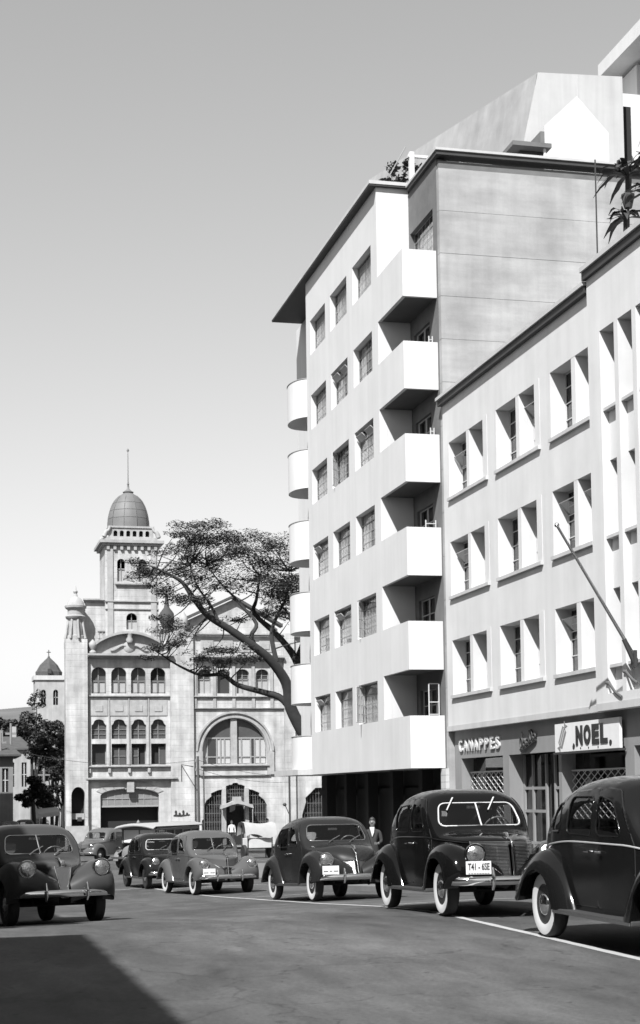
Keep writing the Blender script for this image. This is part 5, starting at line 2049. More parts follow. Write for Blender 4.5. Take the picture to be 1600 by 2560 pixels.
def make_bus(loc, yaw):
    R = empty('small_bus', loc, yaw)
    tag(R, 'small pale roofed bus turning beyond the parked cars', 'bus')
    pnt = car_paint('bus_paint', .15, .4)
    b = MB()
    rows = []
    for x, hw_, z0, z1 in ((-2.9, .80, .45, 1.72), (-2.86, .86, .42, 1.78), (1.0, .86, .42, 1.80), (1.06, .84, .42, 1.78)):
        rows.append([(x, -hw_, z0), (x, -hw_, 1.1), (x, hw_, 1.1), (x, hw_, z0)])
    b.grid(rows, closed=True)
    b.box(-2.85, -2.80, -.84, .84, 1.1, 1.8)
    b.build('lower_body', pnt, R, world=False)
    ps = MB()
    for s in (1, -1):
        for x in (-2.8, -2.05, -1.3, -.55, .2, .98):
            ps.bevbox(x - .05, x + .05, s * .86 - .03, s * .86 + .03, 1.10, 1.80, .01)
        ps.box(-2.8, 1.0, s * .86 - .02, s * .86 + .02, 1.66, 1.80)
    ps.box(.98, 1.03, -.86, .86, 1.70, 1.80)
    ps.box(.98, 1.02, -.03, .03, 1.1, 1.7)
    ps.build('window_pillars', pnt, R, world=False)
    rf = MB()
    rows = []
    for i in range(11):
        y = -1.0 + 2.0 * i / 10
        z = 1.84 + .14 * (1 - (y / 1.0) ** 2)
        rows.append([(-3.05, y, z - .05), (-3.0, y, z), (1.30, y, z), (1.52, y, z - .09), (1.5, y, z - .13), (-3.0, y, 1.80)])
    rf.grid(rows, closed=True)
    rf.build('roof', mat('bus_roof_canvas', .27, .7, var=.1), R, smooth=40, world=False)
    wn = MB()
    wn.box(1.0, 1.01, -.80, -.03, 1.14, 1.68).box(1.0, 1.01, .03, .80, 1.14, 1.68)
    wn.build('windscreen', mat('bright_windscreen', .6, .1), R, world=False)
    sd = MB()
    for s in (1, -1):
        sd.box(-2.75, .93, s * .85 - .003, s * .85 + .003, 1.12, 1.65)
    sd.build('side_window', car_glass, R, world=False)
    MB().box(-2.7, .8, -.7, .7, .5, .9).build('seats', seat_mat, R, world=False)
    hd = MB()
    rows = []
    for x, hw_, zt in ((1.03, .62, 1.12), (1.5, .5, 1.08), (1.85, .4, 1.02), (1.92, .34, .92)):
        rows.append([(x, hw_ * math.cos(t), .5 + (zt - .5) * math.sin(t) ** .6 if 0 < t < PI else .5) for t in [PI * i / 12 for i in range(13)]])
    hd.grid(rows)
    hd.grid([rows[-1], [(1.93, 0, .7)] * 13])
    hd.build('hood', pnt, R, smooth=50, world=False)
    for s in (1, -1):
        for xw in (1.35, -1.9):
            f_ = MB()
            f_.grid([[(xw + r * math.cos(t), s * (.62 + .28 * q), .36 + r * math.sin(t)) for t in [PI * i / 12 for i in range(13)]] for q, r in ((0, .46), (.7, .48), (1, .42), (1.02, .38))])
            f_.build('fender', pnt, R, smooth=50, world=False)
            W = place('wheel', bpy.data.meshes['rim_02'], R, (xw, s * .74, .355), (0, 0, 0 if s > 0 else PI))
            place('tyre', TYRE, W)
        hl = MB()
        hl.lathe([(0, -.14), (.09, -.08), (.12, 0), (.06, .03), (0, .035)], (1.88, s * .56, .86), 14, 'X')
        hl.build('headlamp', chrome, R, smooth=60, world=False)
    bp = MB()
    bp.tube([(2.0, -.8, .5), (2.08, -.4, .5), (2.1, 0, .5), (2.08, .4, .5), (2.0, .8, .5)], .05, 8)
    bp.build('front_bumper', chrome, R, smooth=60, world=False)
    MB().lathe([(.05, 0), (.09, .05), (.03, .14), (0, .18)], (1.1, 0, 1.96), 10).build('roof_lamp', pnt, R, world=False)
    return R


make_bus((9.45, 71.2, gz(9.4, 71.2)), math.radians(-128))

# ------------------------------------------------------------------ people
def person(loc, yaw, label, height=1.7, top=cloth_white, bottom=cloth_dark, hair=True, arms='down', seed=0, skn=skin):
    k = height / 1.75
    R = empty('person', loc, yaw)
    tag(R, label, 'person')
    me = bpy.data.meshes.new('body')
    V, E, RD = [], [], []

    def add(p, r, par=None):
        V.append((p[0] * k, p[1] * k, p[2] * k))
        RD.append(r * k if not isinstance(r, tuple) else (r[0] * k, r[1] * k))
        if par is not None:
            E.append((par, len(V) - 1))
        return len(V) - 1
    # facing +x; y left
    pel = add((0, 0, .95), (.13, .16))
    ab = add((.01, 0, 1.12), (.11, .145), pel)
    ch = add((.01, 0, 1.32), (.12, .175), ab)
    nk0 = add((0, 0, 1.46), (.06, .075), ch)
    nk = add((.01, 0, 1.53), .052, nk0)
    hd0 = add((.02, 0, 1.59), (.075, .068), nk)
    hd1 = add((.025, 0, 1.66), (.09, .075), hd0)
    add((.015, 0, 1.73), (.06, .055), hd1)
    nose = add((.125, 0, 1.635), .014, hd1)
    for s in (1, -1):
        add((.02, s * .085, 1.645), .014, hd1)      # ear
        hip = add((0, s * .09, .90), .095, pel)
        kn = add((.02 + .02 * s, s * .10, .50), .06, hip)
        an = add((-.01 + .04 * s, s * .10, .09), .042, kn)
        to = add((.06 + .04 * s, s * .11, .04), .04, an)
        add((.16 + .04 * s, s * .115, .03), .03, to)
        sh = add((0, s * .19, 1.40), .058, ch)
        if arms == 'down':
            el = add((-.02, s * .24, 1.13), .045, sh)
            wr = add((.05, s * .24, .90), .032, el)
            dirv, dn = Vector((.1, 0, -.99)), Vector((1, 0, .1))
        else:
            el = add((.02, s * .24, 1.14), .045, sh)
            wr = add((.22, s * .17, 1.08), .032, el)
            dirv, dn = Vector((.9, -s * .3, .1)), Vector((0, -s, 0))
        dirv.normalize()
        base = Vector((V[wr][0] / k, V[wr][1] / k, V[wr][2] / k))
        pm = add(base + dirv * .06, (.032, .02), wr)
        for fi in range(4):
            o_ = dn.cross(dirv).normalized() * (fi - 1.5) * .018
            f0 = add(base + dirv * .10 + o_, .0085, pm)
            f1 = add(base + dirv * (.135 + .008 * (fi in (1, 2))) + o_ + dn * .006, .008, f0)
            add(base + dirv * (.165 + .008 * (fi in (1, 2))) + o_ + dn * .016, .007, f1)
        t0 = add(base + dirv * .055 + dn * .035, .010, pm)
        add(base + dirv * .09 + dn * .05, .008, t0)
    me.from_pydata(V, E, [])
    ob = bpy.data.objects.new('body', me)
    COL.objects.link(ob)
    sk = ob.modifiers.new('skin', 'SKIN')
    for i, sv in enumerate(me.skin_vertices[0].data):
        r = RD[i]
        sv.radius = r if isinstance(r, tuple) else (r, r)
        sv.use_root = (i == 0)
    sb = ob.modifiers.new('sub', 'SUBSURF')
    sb.levels = 2
    sb.render_levels = 2
    dg = bpy.context.evaluated_depsgraph_get()
    nm = bpy.data.meshes.new_from_object(ob.evaluated_get(dg))
    bpy.data.objects.remove(ob)
    nm.materials.clear()
    for m_ in (skn, top, bottom, cloth_dark):
        nm.materials.append(m_)
    for pg in nm.polygons:
        c = pg.center / k
        hand = (c.z < .93 and abs(c.y) > .19) or (arms != 'down' and c.x > .2)
        pg.material_index = 0 if (c.z > 1.49 or hand) else (1 if c.z > .93 else (2 if c.z > .09 else 3))
        pg.use_smooth = True
    b = place('body', nm, R)
    hm = MB()
    if hair:
        rows = []
        for i in range(8):
            t = PI * .58 * i / 7
            rows.append([((.008 + (.108 * math.sin(t)) * math.cos(a) * (1.0 if math.cos(a) < .3 else .86)) * k, .094 * math.sin(t) * math.sin(a) * k, (1.665 + .118 * math.cos(t) * (.9 if math.cos(a) > .4 else 1) + (.05 * (i / 7) if math.cos(a) > .4 else -.03 * (i / 7))) * k) for a in [2 * PI * j / 16 for j in range(16)]])
        hm.grid(rows, closed=True)
        hm.build('hair', hair_m, R, smooth=60, world=False)
    ey = MB()
    for s in (1, -1):
        ey.lathe([(0, -.008), (.011, 0), (0, .008)], (.108 * k, s * .032 * k, 1.66 * k), 8, 'X')
    ey.build('eyes', black_paint, b, world=False)
    mo = MB()
    mo.tube([(.106 * k, -.022 * k, 1.59 * k), (.112 * k, 0, 1.588 * k), (.106 * k, .022 * k, 1.59 * k)], .006 * k, 5)
    mo.build('mouth', skin_dark, b, world=False)
    return R


person((20.15, 109.6, gz(20, 109.6) + .15), -PI / 2 - .2, 'man in pale jacket and dark trousers standing at the domed building door', 1.72, skn=skin_dark)
person((11.10, 40.2, gz(11.1, 40.2) + .13), -PI / 2 - .4, 'person in dark clothes with a white collar between two parked cars', 1.72, top=cloth_dark, arms='front')
person((11.2, 74.0, gz(11.2, 74)), PI, 'person in white walking beside the small bus', 1.7, top=cloth_white, bottom=cloth_white)

# collar for the second person is a scarf of its own
sc_ = MB()
zc = gz(11.1, 40.2) + .13 + 1.44
px_, py_ = 11.10 + .13 * math.cos(-PI / 2 - .4), 40.2 + .13 * math.sin(-PI / 2 - .4)
sc_.prism([(px_ - .07, zc + .05), (px_ + .06, zc + .05), (px_ + .05, zc - .08), (px_ + .0, zc - .20), (px_ - .03, zc - .08)], FY(py_ - .035), .02)
tag(sc_.build('neck_scarf', cloth_white, None), 'white scarf at the neck of the person between the parked cars', 'scarf')

# ------------------------------------------------------------------ vendor carts under canvas
def vendor_cart(loc, yaw, label, w=1.5, seed=1, dark_post=True):
    R = empty('vendor_cart', loc, yaw)
    tag(R, label, 'cart', 'canvas covered carts by the domed building')
    MB().bevbox(-.5, .5, -w / 2 + .15, w / 2 - .15, .55, 1.05, .02).build('cart_body', mat('cart_white_board', 0.474, .7, var=.1), R, world=False)
    for sx in (-.45, .45):
        for sy in (-w / 2 + .1, w / 2 - .1):
            MB().tube([(sx, sy, 0.02), (sx, sy, 1.72)], .03, 6).build('post', dark_paint_and_shade, R, world=False)
    r_ = random.Random(seed)
    rows = []
    for i in range(13):
        u = -.62 + 1.24 * i / 12
        row = []
        for j in range(17):
            v = -w / 2 - .1 + (w + .2) * j / 16
            z = 1.86 - .10 * abs(u) - .06 * math.sin(v * 3 + seed) * (1 - abs(u)) + r_.uniform(-.012, .012)
            if i in (0, 1, 11, 12):
                z -= .22 if i in (1, 11) else .62 + .1 * math.sin(v * 4)
            row.append((u + (0.0 if 1 < i < 11 else (.04 if i > 6 else -.04)), v, z))
        rows.append(row)
    c = MB()
    c.grid(rows)
    c.build('canvas_cover', canvas, R, smooth=50, world=False)
    for s in (1, -1):
        W = place('wheel', bpy.data.meshes['rim_02'], R, (0, s * (w / 2 - .05), .355), (0, 0, 0 if s > 0 else PI))
        place('tyre', TYRE, W)
    return R


vendor_cart((16.5, 82.5, gz(16.5, 82.5)), math.radians(-80), 'vendor cart with sagging white canvas behind the dark grey sedan', 1.55, 1)
vendor_cart((15.6, 100.5, gz(15.6, 100.5)), math.radians(-95), 'smaller canvas covered cart left of the domed building door', 1.5, 4)

# ------------------------------------------------------------------ poles, lamp and wires
UP = empty('utility_pole', (17.35, 106.4, gz(17, 106.4)))
tag(UP, 'dark utility pole with a cross bracket before the pale pier', 'pole')
zg = gz(17, 106.4)
MB().tube([(17.35, 106.4, zg - .1), (17.3, 106.4, 4.3)], [.11, .08], 10).build('shaft', pole_wood, UP, smooth=60)
MB().tube([(17.0, 106.4, 3.6), (16.2, 106.4, 3.75), (16.2, 106.4, 2.6)], .035, 6).tube([(16.2, 106.4, 3.7), (17.3, 106.4, 1.9)], .025, 6).build('bracket', dark_paint_and_shade, UP)
for dz in (3.9, 3.3):
    MB().lathe([(.03, 0), (.06, .05), (.04, .12), (.06, .16), (.02, .2)], (17.18, 106.4, dz), 8).build('insulator', steel_dark, UP)
MB().tube([(17.75, 106.6, zg), (17.72, 106.6, 3.2)], .05, 8).build('conduit', pole_wood, UP)
LP = empty('lamp_post', (23.6, 106.5, gz(23, 106.5)))
tag(LP, 'thin dark lamp post with an angled arm beside the apartment block', 'lamp post')
zg = gz(23.6, 106.5)
MB().tube([(23.6, 106.5, zg), (23.6, 106.5, 3.0)], .07, 8).build('shaft', dark_paint_and_shade, LP)
MB().tube([(23.6, 106.5, .2), (23.3, 106.5, .9)], .03, 6).build('arm', dark_paint_and_shade, LP)
MB().lathe([(.02, 0), (.12, .06), (.14, .15), (.04, .24)], (23.25, 106.5, .85), 10).build('lamp_head', dark_paint_and_shade, LP, smooth=60)
MB().lathe([(.0, -.32), (.2, -.2), (.30, 0), (.2, .2), (0, .3)], (19.2, 109.8, 10.6), 16).build('globe', white_paint, LP, smooth=60) if False else None
for i, (a, b, sag, lb) in enumerate((((17.3, 106.4, 4.05), (23.6, 106.5, 2.9), .25, 'upper wire strung from the utility pole to the lamp post'), ((17.3, 106.4, 3.45), (23.6, 106.5, 2.5), .3, 'lower wire strung from the utility pole to the lamp post'), ((17.3, 106.4, 4.05), (6.2, 108, 4.6), .5, 'wire running left from the utility pole across the corner'))):
    a, b = Vector(a), Vector(b)
    w_ = MB()
    w_.tube([a.lerp(b, t) - Vector((0, 0, sag * 4 * t * (1 - t))) for t in [j / 12 for j in range(13)]], .014, 4)
    tag(w_.build('overhead_wire', dark_paint_and_shade, None), lb, 'wire')

# ------------------------------------------------------------------ roofscape behind the concrete wall
RH = empty('rooftop_house', (21.9, 52, 22.3))
tag(RH, 'white gabled roof house above the bare concrete wall', 'building')
MB().prism([(20.70, 22.3), (23.1, 22.3), (23.1, 24.75), (21.93, 25.97), (20.70, 24.80)], FY(51.0), 3.2).build('gabled_block', white_plaster, RH)
MB().box(20.55, 20.697, 51.02, 53.5, 22.3, 24.6).build('side_pier', grey_render, RH)
MB().box(19.1, 20.5, 49.9, 52.0, 23.55, 23.70).build('hatch_roof', grey_render, RH)
MB().box(19.5, 20.4, 50.3, 51.8, 22.3, 23.54).build('hatch_wall', dark_paint_and_shade, RH)
MB().tube([(20.3, 50.05, 22.3), (20.3, 50.05, 23.55)], .05, 8).build('hatch_post', white_plaster, RH)
grey_render_pale = mat('pale_grey_render', 0.190, .9, var=.2, vscale=.5, streak=.2)
office_plaster_dim = mat('weathered_white_plaster', .37, .9, var=.1, vscale=.6, streak=.12)
RB = empty('mansard_block', (24, 57, 22.5))
tag(RB, 'white block with slanting side rising behind the gabled roof house', 'building')
MB().prism([(21.2, 22.4), (21.98, 26.7), (22.52, 29.14), (26.0, 29.3), (26.0, 22.4)], FY(56.0), 4).build('front_block', office_plaster_dim, RB)
MB().box(24.08, 24.14, 55.985, 55.998, 26.3, 29.2).build('rainwater_pipe', trim_plaster, RB)
MB().add([(22.5, 56.05, 29.14), (21.2, 56.05, 22.4), (17.9, 61, 22.4), (17.9, 64, 27.6), (22.5, 64, 30.5)], [(0, 1, 2), (0, 2, 3), (0, 3, 4)]).build('slanting_side', grey_render_pale, RB, recalc=False)
MB().prism([(19.6, 24), (20.6, 27.2), (21.3, 29.05), (21.5, 29.4), (22.0, 28.7), (23, 26)], FY(62.0), .4).build('rear_gable', white_plaster, RB)
RTW = empty('upper_tower_block', (29, 60, 22))
tag(RTW, 'tall pale block with projecting eave at the upper right corner', 'building')
MB().box(27.8, 34, 58.5, 68, 14, 31.1).build('tower_wall', white_plaster, RTW)
MB().add([(27.0, 60.5, 31.35), (27.0, 50, 31.2), (35, 50, 31.2), (35, 60.5, 31.35), (27.0, 60.5, 31.9), (27.0, 50, 31.9), (35, 50, 31.9), (35, 60.5, 31.9)], [(0, 1, 2, 3), (4, 5, 6, 7), (0, 1, 5, 4), (1, 2, 6, 5), (2, 3, 7, 6), (3, 0, 4, 7)]).build('eave', white_plaster, RTW)
MB().box(26.3, 27.795, 58.0, 60, 22, 29.6).build('lower_wing', white_plaster, RTW)
MB().box(26.2, 26.6, 56.6, 57.9, 25.5, 28.4).build('stair_opening', dark_inside, RTW)

# planting on the roofs
def spiky_plant(name, loc, n, L, label, seed, droop=.4, w=.07):
    r_ = random.Random(seed)
    R = empty(name, loc)
    tag(R, label, 'plant')
    lf = MB()
    for i in range(n):
        az = r_.uniform(0, 2 * PI)
        el = r_.uniform(.1, 1.25)
        l_ = L * r_.uniform(.6, 1.1)
        d = Vector((math.cos(az) * math.cos(el), math.sin(az) * math.cos(el), math.sin(el)))
        sd = d.cross(Vector((0, 0, 1)))
        if sd.length < .1:
            sd = Vector((1, 0, 0))
        sd.normalize()
        st_ = Vector((0, 0, r_.uniform(0, .3)))
        rows = []
        for q in range(6):
            t = q / 5
            c = st_ + d * l_ * t - Vector((0, 0, droop * l_ * t * t * r_.uniform(.8, 1.2)))
            ww = w * (math.sin(PI * min(1, t * .85 + .12)) + .02)
            rows.append([c - sd * ww, c + Vector((0, 0, -.012)), c + sd * ww])
        lf.grid(rows)
    lf.build('leaves', leaf_dark, R, world=False, smooth=60)
    MB().tube([(0, 0, -.6), (0, 0, .25)], [.07, .05], 7).build('stem', bark, R, world=False)
    return R


AG = [(17.2, 36.9, 17.2, 1.1, 26), (17.5, 36.3, 16.5, 1.0, 24), (17.3, 37.3, 16.2, .8, 18), (17.6, 35.9, 17.5, 1.2, 24)]
AGL = ['upper spiky potted plant hanging over the office roof at the right edge', 'middle spiky plant in the clump over the office coping', 'lowest spiky plant nearest the thin pipe on the office roof', 'highest spiky plant cut off by the right edge of the photo']
for i, (x, y, z, L, n) in enumerate(AG):
    spiky_plant('roof_plant', (x, y, z), n, L, AGL[i], 20 + i, .7, .075)
PS = empty('plant_stand', (17.4, 37.3, 14.1))
tag(PS, 'tall plant trellis with thin pipe on the office roof', 'trellis')
MB().tube([(17.1, 38.65, 14.0), (17.1, 38.65, 18.4)], .022, 6).build('pipe', dark_paint_and_shade, PS)
for (x, y, z, L, n) in AG:
    MB().tube([(x, y, 14.0), (x, y, z - .3)], .035, 6).lathe([(.1, z - .75), (.17, z - .45), (.17, z - .4)], (x, y, 0), 12).build('potted_post', dark_paint_and_shade, PS)
round_tree('roof_shrub', (16.35, 54.2, 22.55), 2.2, [(0, 0, 1.2, .5, .5, .6), (.35, .2, 1.7, .5, .4, .45), (.9, .1, 1.3, .5, .4, .4)], 700, 'leafy potted shrub by the white pergola post on the roof', .09, leaf_dark, 5, 'plant', None, .05)
round_tree('roof_shrub', (15.5, 53.2, 22.55), .9, [(0, 0, .5, .35, .3, .3)], 160, 'low plant at the very edge of the apartment roof', .08, leaf_dark, 6, 'plant', None, .03)

# ------------------------------------------------------------------ far background
hb = MB()
rows = []
for j, y in enumerate((380, 480, 600, 720, 900)):
    row = []
    for i in range(60):
        x = -420 + i * 16
        hgt = (0, 16, 34, 46, 52)[j] * (.82 + .18 * math.sin(x * .011 + 1.1) + .05 * math.sin(x * .05 + y))
        row.append((x, y, -3 + hgt))
    rows.append(row)
hb.grid(rows)
tag(hb.build('hill', hill_mat, None, smooth=80), kind='structure')

pale_wall = mat('weathered_limewash', 0.284, .9, var=.2, vscale=.8, streak=.2)
CH = empty('church_tower', (14.1, 200, -2))
tag(CH, 'pale square church tower with a small tiled dome and cross', 'church')
MB().prism(rect(12.3, 15.9, -2, 16.2), FY(200.0), .5, [arch(13.0, 13.6, 13.1, 14.7, 8, .3), arch(14.5, 15.1, 13.1, 14.7, 8, .3)]).build('tower_wall', pale_wall, CH)
MB().box(12.3, 12.7, 200.51, 203.6, -2, 16.2).build('tower_wall', pale_wall, CH)
MB().box(12.8, 15.8, 200.9, 201, 8, 16).build('belfry_inside', dark_inside, CH)
for u in (13.3, 14.8):
    MB().box(u - .04, u + .04, 200.2, 200.28, 13.1, 15).box(u - .3, u + .3, 200.2, 200.28, 14.0, 14.1).build('louvre', steel_dark, CH)
MB().box(12.1, 16.1, 199.8, 203.9, 16.203, 16.75).build('cornice', trim_plaster, CH)
MB().lathe([(1.62, 16.75), (1.66, 17.3), (1.5, 17.5), (1.1, 18.2), (.5, 18.8), (.18, 19.1), (.1, 19.3)], (14.1, 201.8, 0), 8).build('roof', roof_tile, CH)
MB().box(14.05, 14.15, 201.75, 201.85, 19.3, 20.1).box(13.85, 14.35, 201.76, 201.84, 19.75, 19.85).build('cross', dark_paint_and_shade, CH)
MB().box(13.85, 14.3, 199.9, 200.3, 17.0, 17.6).build('dormer', dark_paint_and_shade, CH)


def house(x0, x1, y0, y1, h, wallm, label, roofm=roof_tile, nwin=3, eave=.7, ridge=1.4):
    R = empty('house', ((x0 + x1) / 2, y0, -2.05))
    tag(R, label, 'house', 'houses along the far side street')
    z0 = -2.05
    hs_ = []
    wd = (x1 - x0) / nwin
    for i in range(nwin):
        hs_.append(rect(x0 + wd * (i + .3), x0 + wd * (i + .7), z0 + h * .56, z0 + h * .84))
    hs_.append(rect(x0 + wd * .3, x0 + wd * .75, z0 + .05, z0 + 2.3))
    MB().prism(rect(x0, x1, z0, z0 + h), FY(y0), .3, hs_).build('wall', wallm, R)
    MB().box(x0, x0 + .25, y0 + .301, y1, z0, z0 + h).build('wall', wallm, R)
    MB().box(x1 - .25, x1, y0 + .301, y1, z0, z0 + h).build('wall', wallm, R)
    MB().box(x0 + .26, x1 - .26, y0 + .5, y0 + .6, z0, z0 + h).build('inner_wall', dark_inside, R)
    for hl in hs_[:-1]:
        w = MB()
        (a, c), (b, _), (_, d), _ = hl
        w.box((a + b) / 2 - .04, (a + b) / 2 + .04, y0 + .1, y0 + .16, c, d).box(a, b, y0 + .105, y0 + .155, (c + d) / 2 - .03, (c + d) / 2 + .03)
        wo_ = w.build('window', steel_light, R)
        MB().box(a, b, y0 + .2, y0 + .22, c, d).build('pane', pane_dark, wo_)
    zt = z0 + h
    yc = (y0 + y1) / 2
    xa, xb = x0 - eave, x1 + eave
    rf = MB()
    rf.add([(xa, y0 - eave, zt), (xb, y0 - eave, zt), (xb, y1, zt), (xa, y1, zt), (xa + 1.0, yc, zt + ridge), (xb - 1.0, yc, zt + ridge),
            (xa, y0 - eave, zt - .15), (xb, y0 - eave, zt - .15), (xb, y1, zt - .15), (xa, y1, zt - .15)],
           [(0, 1, 5, 4), (1, 2, 5), (2, 3, 4, 5), (3, 0, 4), (0, 1, 7, 6), (1, 2, 8, 7), (2, 3, 9, 8), (3, 0, 6, 9), (6, 7, 8, 9)])
    ro = rf.build('roof', roofm, R)
    MB().box(xb - 2.0, xb - 1.4, yc - .3, yc + .3, zt + ridge * .3, zt + ridge + 1.0).build('chimney', wallm, ro)
    return R


dim_wall = mat('ochre_plaster', 0.174, .9, var=.2, vscale=.8, streak=.2)
house(1.5, 7.0, 146, 156, 7.6, dim_wall, 'two storey house with dark overhanging eaves at the left edge', nwin=4)
house(5.8, 9.4, 161, 172, 8.6, pale_wall, 'white walled house with a small dark balcony beyond the eaves', eave=.3)
house(9.0, 11.9, 182, 192, 8.2, pale_wall, 'low pale house partly hidden by trees below the church tower', eave=.3)
house(-6, 0.5, 128, 140, 7.0, dim_wall, 'plastered house on the street corner beyond the left edge', nwin=3)
round_tree('street_tree', (9.3, 152, -2.05), 13.0, [(.2, 0, 12.6, 1.0, 1.0, 1.2), (.3, 0, 10.6, 1.6, 1.6, 1.5), (1.9, .5, 9.2, 1.8, 1.6, 1.7), (.6, -.3, 8.0, 1.7, 1.6, 1.4), (2.2, 0, 6.8, 1.2, 1.2, 1.2)], 8000, 'dark tree whose pointed top overlaps the church tower', .13, leaf_dark, 31)
round_tree('street_tree', (6.6, 176, -2.05), 13.5, [(0, 0, 11.0, 3.2, 2.6, 2.0), (2.6, 0, 10.0, 2.2, 2.2, 1.8), (-2.2, 0, 10.2, 2.4, 2.4, 1.9), (1, 0, 8.4, 3, 2.4, 1.6)], 9000, 'broad dark tree crown behind the houses at the left edge', .26, leaf_dark, 32)
round_tree('street_tree', (10.9, 140, -2.05), 6.8, [(-.1, 0, 5.8, 1.0, 1.1, 1.0), (-.5, 0, 4.4, 1.1, 1.0, .9), (.1, .2, 6.6, .8, .8, .6), (-.9, 0, 3.2, .8, .8, .6)], 2600, 'smaller leafy tree close to the corner pier of the domed building', .12, leaf_dark, 33)
round_tree('street_tree', (12.3, 172, -2.05), 11.0, [(0, 0, 9.6, 1.6, 1.6, 1.4), (.6, 0, 7.8, 1.6, 1.6, 1.4), (-.6, 0, 6.4, 1.5, 1.4, 1.2)], 5500, 'leafy tree directly below the church tower', .2, leaf_dark, 34)
for i, (x, y, h, lb) in enumerate(((7.0, 150, 10.6, 'taller of the two grey poles over the left houses'), (5.95, 147, 9.6, 'shorter grey pole at the left edge over the eaves'), (9.2, 138, 6.2, 'pale wooden pole standing before the far side street trees'))):
    p_ = MB()
    p_.tube([(x, y, -2.05), (x, y, -2.05 + h)], [.13, .10], 8)
    po = empty('street_pole', (x, y, -2.05))
    p_.build('shaft', mat('grey_pole', 0.174, .8), po)
    MB().box(x - .5, x + .5, y - .04, y + .04, -2.05 + h * .9, -2.05 + h * .92).build('crossarm', MATS['grey_pole'], po)
    tag(po, lb, 'pole')
AW = empty('street_awning', (10.3, 132, -2.05))
tag(AW, 'white awning over a stall in the far side street', 'awning')
MB().add([(8.3, 131, .35), (10.0, 131, .55), (10.0, 133, .9), (8.3, 133, .75), (8.3, 131, .05), (10.0, 131, .2)], [(0, 1, 2, 3), (0, 1, 5, 4)]).build('canvas', mat('awning_white', 0.395, .9), AW, recalc=False)
for x in (8.35, 9.95):
    MB().tube([(x, 131.05, -2.05), (x, 131.05, .4)], .04, 6).build('post', steel_light, AW)

# ------------------------------------------------------------------ the shaded left side of the street, out of frame
LB = empty('corner_building', (-7, -2, 0))
tag(LB, 'plain two storey building on the left pavement just out of frame', 'building')
Hc = 12.0
Xe = 1.72 - .5 * Hc
Ye = 19.9 + SUNV.y * Hc
MB().prism(rect(-30, Ye - .4, 0, Hc - .3), FX(Xe - .35), -.3, [rect(-26 + 4 * i, -24.4 + 4 * i, 1.0, 3.0) for i in range(8)] + [rect(-26 + 4 * i, -24.4 + 4 * i, 4.6, 6.6) for i in range(8)]).build('wall', dim_wall, LB)
MB().box(-14, Xe - .66, Ye - .7, Ye - .4, 0, Hc - .3).build('wall', dim_wall, LB)
MB().box(-14, -13.7, -30, Ye - .71, 0, Hc - .3).build('wall', dim_wall, LB)
MB().box(-14.2, Xe, -30, Ye, Hc - .25, Hc).build('roof_slab', roof_tile, LB)
rr_ = random.Random(9)
for i in range(46):
    y = Ye - .15 - i * .34
    MB().box(Xe - .25, Xe + .05 + rr_.uniform(0, .03), y - .15, y + .15, Hc + .004, Hc + .06).build('roof_tile', roof_tile, LB)
S_ = SUNV
tp = Vector((-.1, 27.3, .5)) + S_ * 6.0
bl_ = [(dx, dy, 6.3 + .25 * ((i * 7) % 3), 1.15, 1.25, .8) for i, (dx, dy) in enumerate([(x_, y_) for x_ in (-2.4, -1.0, .45) for y_ in (-4.4, -2.6, -.8, 1.0, 2.8)])]
round_tree('street_tree', (tp.x, tp.y, 0.0), 7.0, bl_, 15000, 'leafy street tree on the left pavement out of frame shading the grey sedan', .19, leaf_dark, 41)


def unseen_row_building(y0, y1, xf, h, label, seed):  # unseen fronts added to block sky and reflect dark in the cars
    """shaded street front on the left pavement"""
    R = empty('row_building', (xf - 4, y0, gz(xf, y0)))
    tag(R, label, 'building', 'buildings along the left pavement')
    r_ = random.Random(seed)
    zb = gz(xf, (y0 + y1) / 2) - .3
    n = max(2, int((y1 - y0) / 3.2))
    w = (y1 - y0) / n
    hs_ = []
    for i in range(n):
        a = y0 + w * i
        hs_.append(rect(a + w * .28, a + w * .72, zb + .45, zb + 2.9))
        for z in [zb + 4.0 + 3.1 * q for q in range(int((h - 4.2) / 3.1))]:
            hs_.append(rect(a + w * .3, a + w * .7, z, z + 1.7))
    MB().prism(rect(y0, y1, zb, zb + h), FX(xf), -.3, hs_).build('front_wall', dim_wall, R)
    MB().box(xf - 8, xf - .301, y0, y0 + .3, zb, zb + h).build('side_wall', dim_wall, R)
    MB().box(xf - 8, xf - .301, y1 - .3, y1, zb, zb + h).build('side_wall', dim_wall, R)
    MB().box(xf - .7, xf - .6, y0 + .31, y1 - .31, zb, zb + h).build('inner_wall', dark_inside, R)
    MB().box(xf - 8.2, xf + .35, y0 - .02, y1 + .02, zb + h + .003, zb + h + .25).build('roof_slab', roof_tile, R)
    for hl in hs_:
        (a, c), (b, _), (_, d), _ = hl
        m = MB()
        m.box(xf - .25, xf - .2, a, a + .06, c, d).box(xf - .25, xf - .2, b - .06, b, c, d).box(xf - .249, xf - .201, a + .06, b - .06, (c + d) / 2 - .04, (c + d) / 2 + .04)
        m.build('window', steel_dark, R)


LY = [(14.2, 33, -4.6, 12.9), (34, 48, -4.8, 13.0), (49, 60, -4.6, 12.0), (61, 76, -4.6, 13.5), (77, 92, -4.4, 11.0), (93, 108, -4.2, 9.5)]
LL = ['first shaded building past the corner on the left pavement, out of frame', 'second shaded building on the left pavement, out of frame', 'third shaded building on the left pavement, out of frame', 'fourth and tallest shaded building on the left pavement, out of frame', 'fifth shaded building on the left pavement, out of frame', 'last shaded building on the left pavement before the corner house']
for i, (y0, y1, xf, h) in enumerate(LY):
    unseen_row_building(y0, y1, xf, h, LL[i], i)

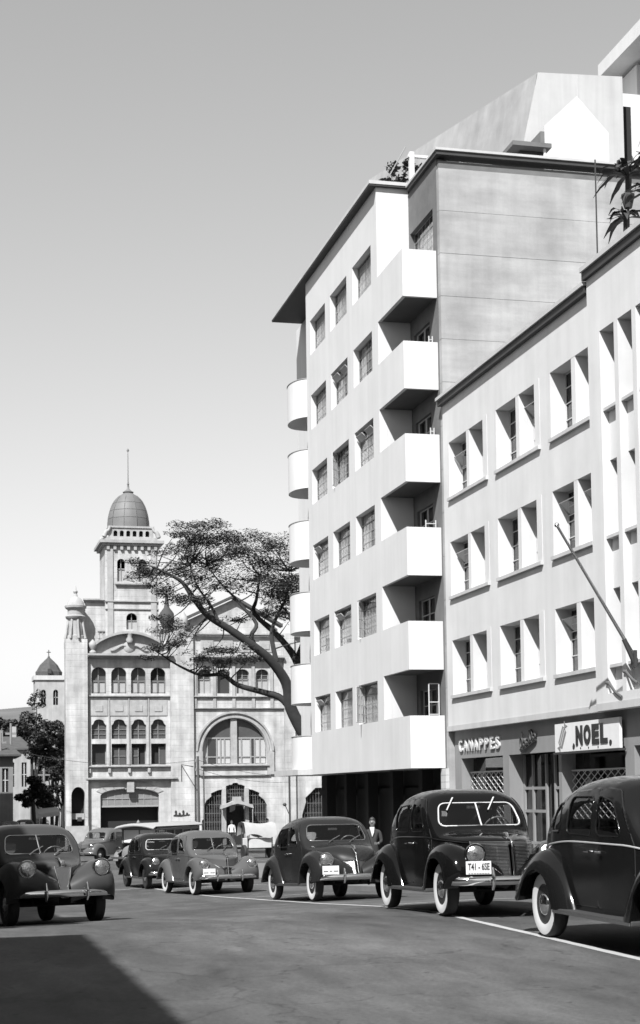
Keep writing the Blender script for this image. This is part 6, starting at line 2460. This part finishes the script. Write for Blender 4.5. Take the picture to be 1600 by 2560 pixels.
# unseen blocks round the camera, added to cut sky fill and darken reflections
def unseen_plain_block(x0, x1, y0, y1, h, label):
    R = empty('street_block', ((x0 + x1) / 2, y0, 0))
    tag(R, label, 'building', 'blocks closing the street behind the camera')
    if x1 - x0 > y1 - y0:
        n = int((x1 - x0) / 3.4)
        hs_ = [rect(x0 + (x1 - x0) * (i + .28) / n, x0 + (x1 - x0) * (i + .72) / n, z, z + 1.8) for i in range(n) for z in (1.0, 4.6, 8.0, 11.2) if z + 2.5 < h]
        MB().prism(rect(x0, x1, 0, h), FY(y1), -.3, hs_).build('front_wall', dim_wall, R)
        MB().box(x0, x1, y1 - .8, y1 - .7, 0, h - .1).build('inner_wall', dark_inside, R)
    else:
        n = int((y1 - y0) / 3.4)
        hs_ = [rect(y0 + (y1 - y0) * (i + .28) / n, y0 + (y1 - y0) * (i + .72) / n, z, z + 1.8) for i in range(n) for z in (1.0, 4.6, 8.0, 11.2) if z + 2.5 < h]
        MB().prism(rect(y0, y1, 0, h), FX(x0), .3, hs_).build('front_wall', dim_wall, R)
        MB().box(x0 + .7, x0 + .8, y0, y1, 0, h - .1).build('inner_wall', dark_inside, R)
    MB().box(x0 - .2, x1 + .2, y0, y1, h, h + .3).build('roof_slab', roof_tile, R)


unseen_plain_block(16.2, 26, -2, 29.3, 14.0, 'plain block on the right pavement next to the office building, out of frame')
unseen_plain_block(16.0, 26, -42, -3, 13.0, 'plain block on the right pavement behind the camera')
unseen_plain_block(-30, 30, -60, -44, 15.0, 'wide block closing the street behind the camera')
round_tree('street_tree', (9.0, 205, -2.05), 14, [(0, 0, 11.5, 3.0, 2.6, 2.4), (3.2, 0, 10.6, 2.6, 2.4, 2.2), (-2.4, 0, 12.0, 2.4, 2.4, 2.0), (1.2, 0, 8.2, 3.0, 2.6, 2.0)], 9000, 'wide dark crown on the slope left of the church tower', .30, leaf_dark, 51)
round_tree('street_tree', (14.2, 192, -2.05), 12.5, [(0, 0, 11.0, 1.8, 1.8, 1.6), (-1.6, 0, 9.6, 1.8, 1.8, 1.6), (1.4, 0, 9.2, 1.6, 1.8, 1.5), (0, 0, 7.0, 2.2, 2, 1.8)], 6500, 'dark tree standing against the foot of the church tower', .24, leaf_dark, 52)
round_tree('street_tree', (8.9, 134, -2.05), 6.0, [(-.2, 0, 4.6, 1.1, 1.2, 1.1), (.2, 0, 3.4, .9, 1.0, .9), (-1.2, .4, 3.9, .9, 1.0, .8)], 4500, 'low dark street tree in front of the left houses', .14, leaf_dark, 53)

unseen_row_building(112, 138, 3.6, 15.0, 'tall shaded building at the mouth of the far side street, out of frame', 9)  # never in view, added to throw shade over the far side street
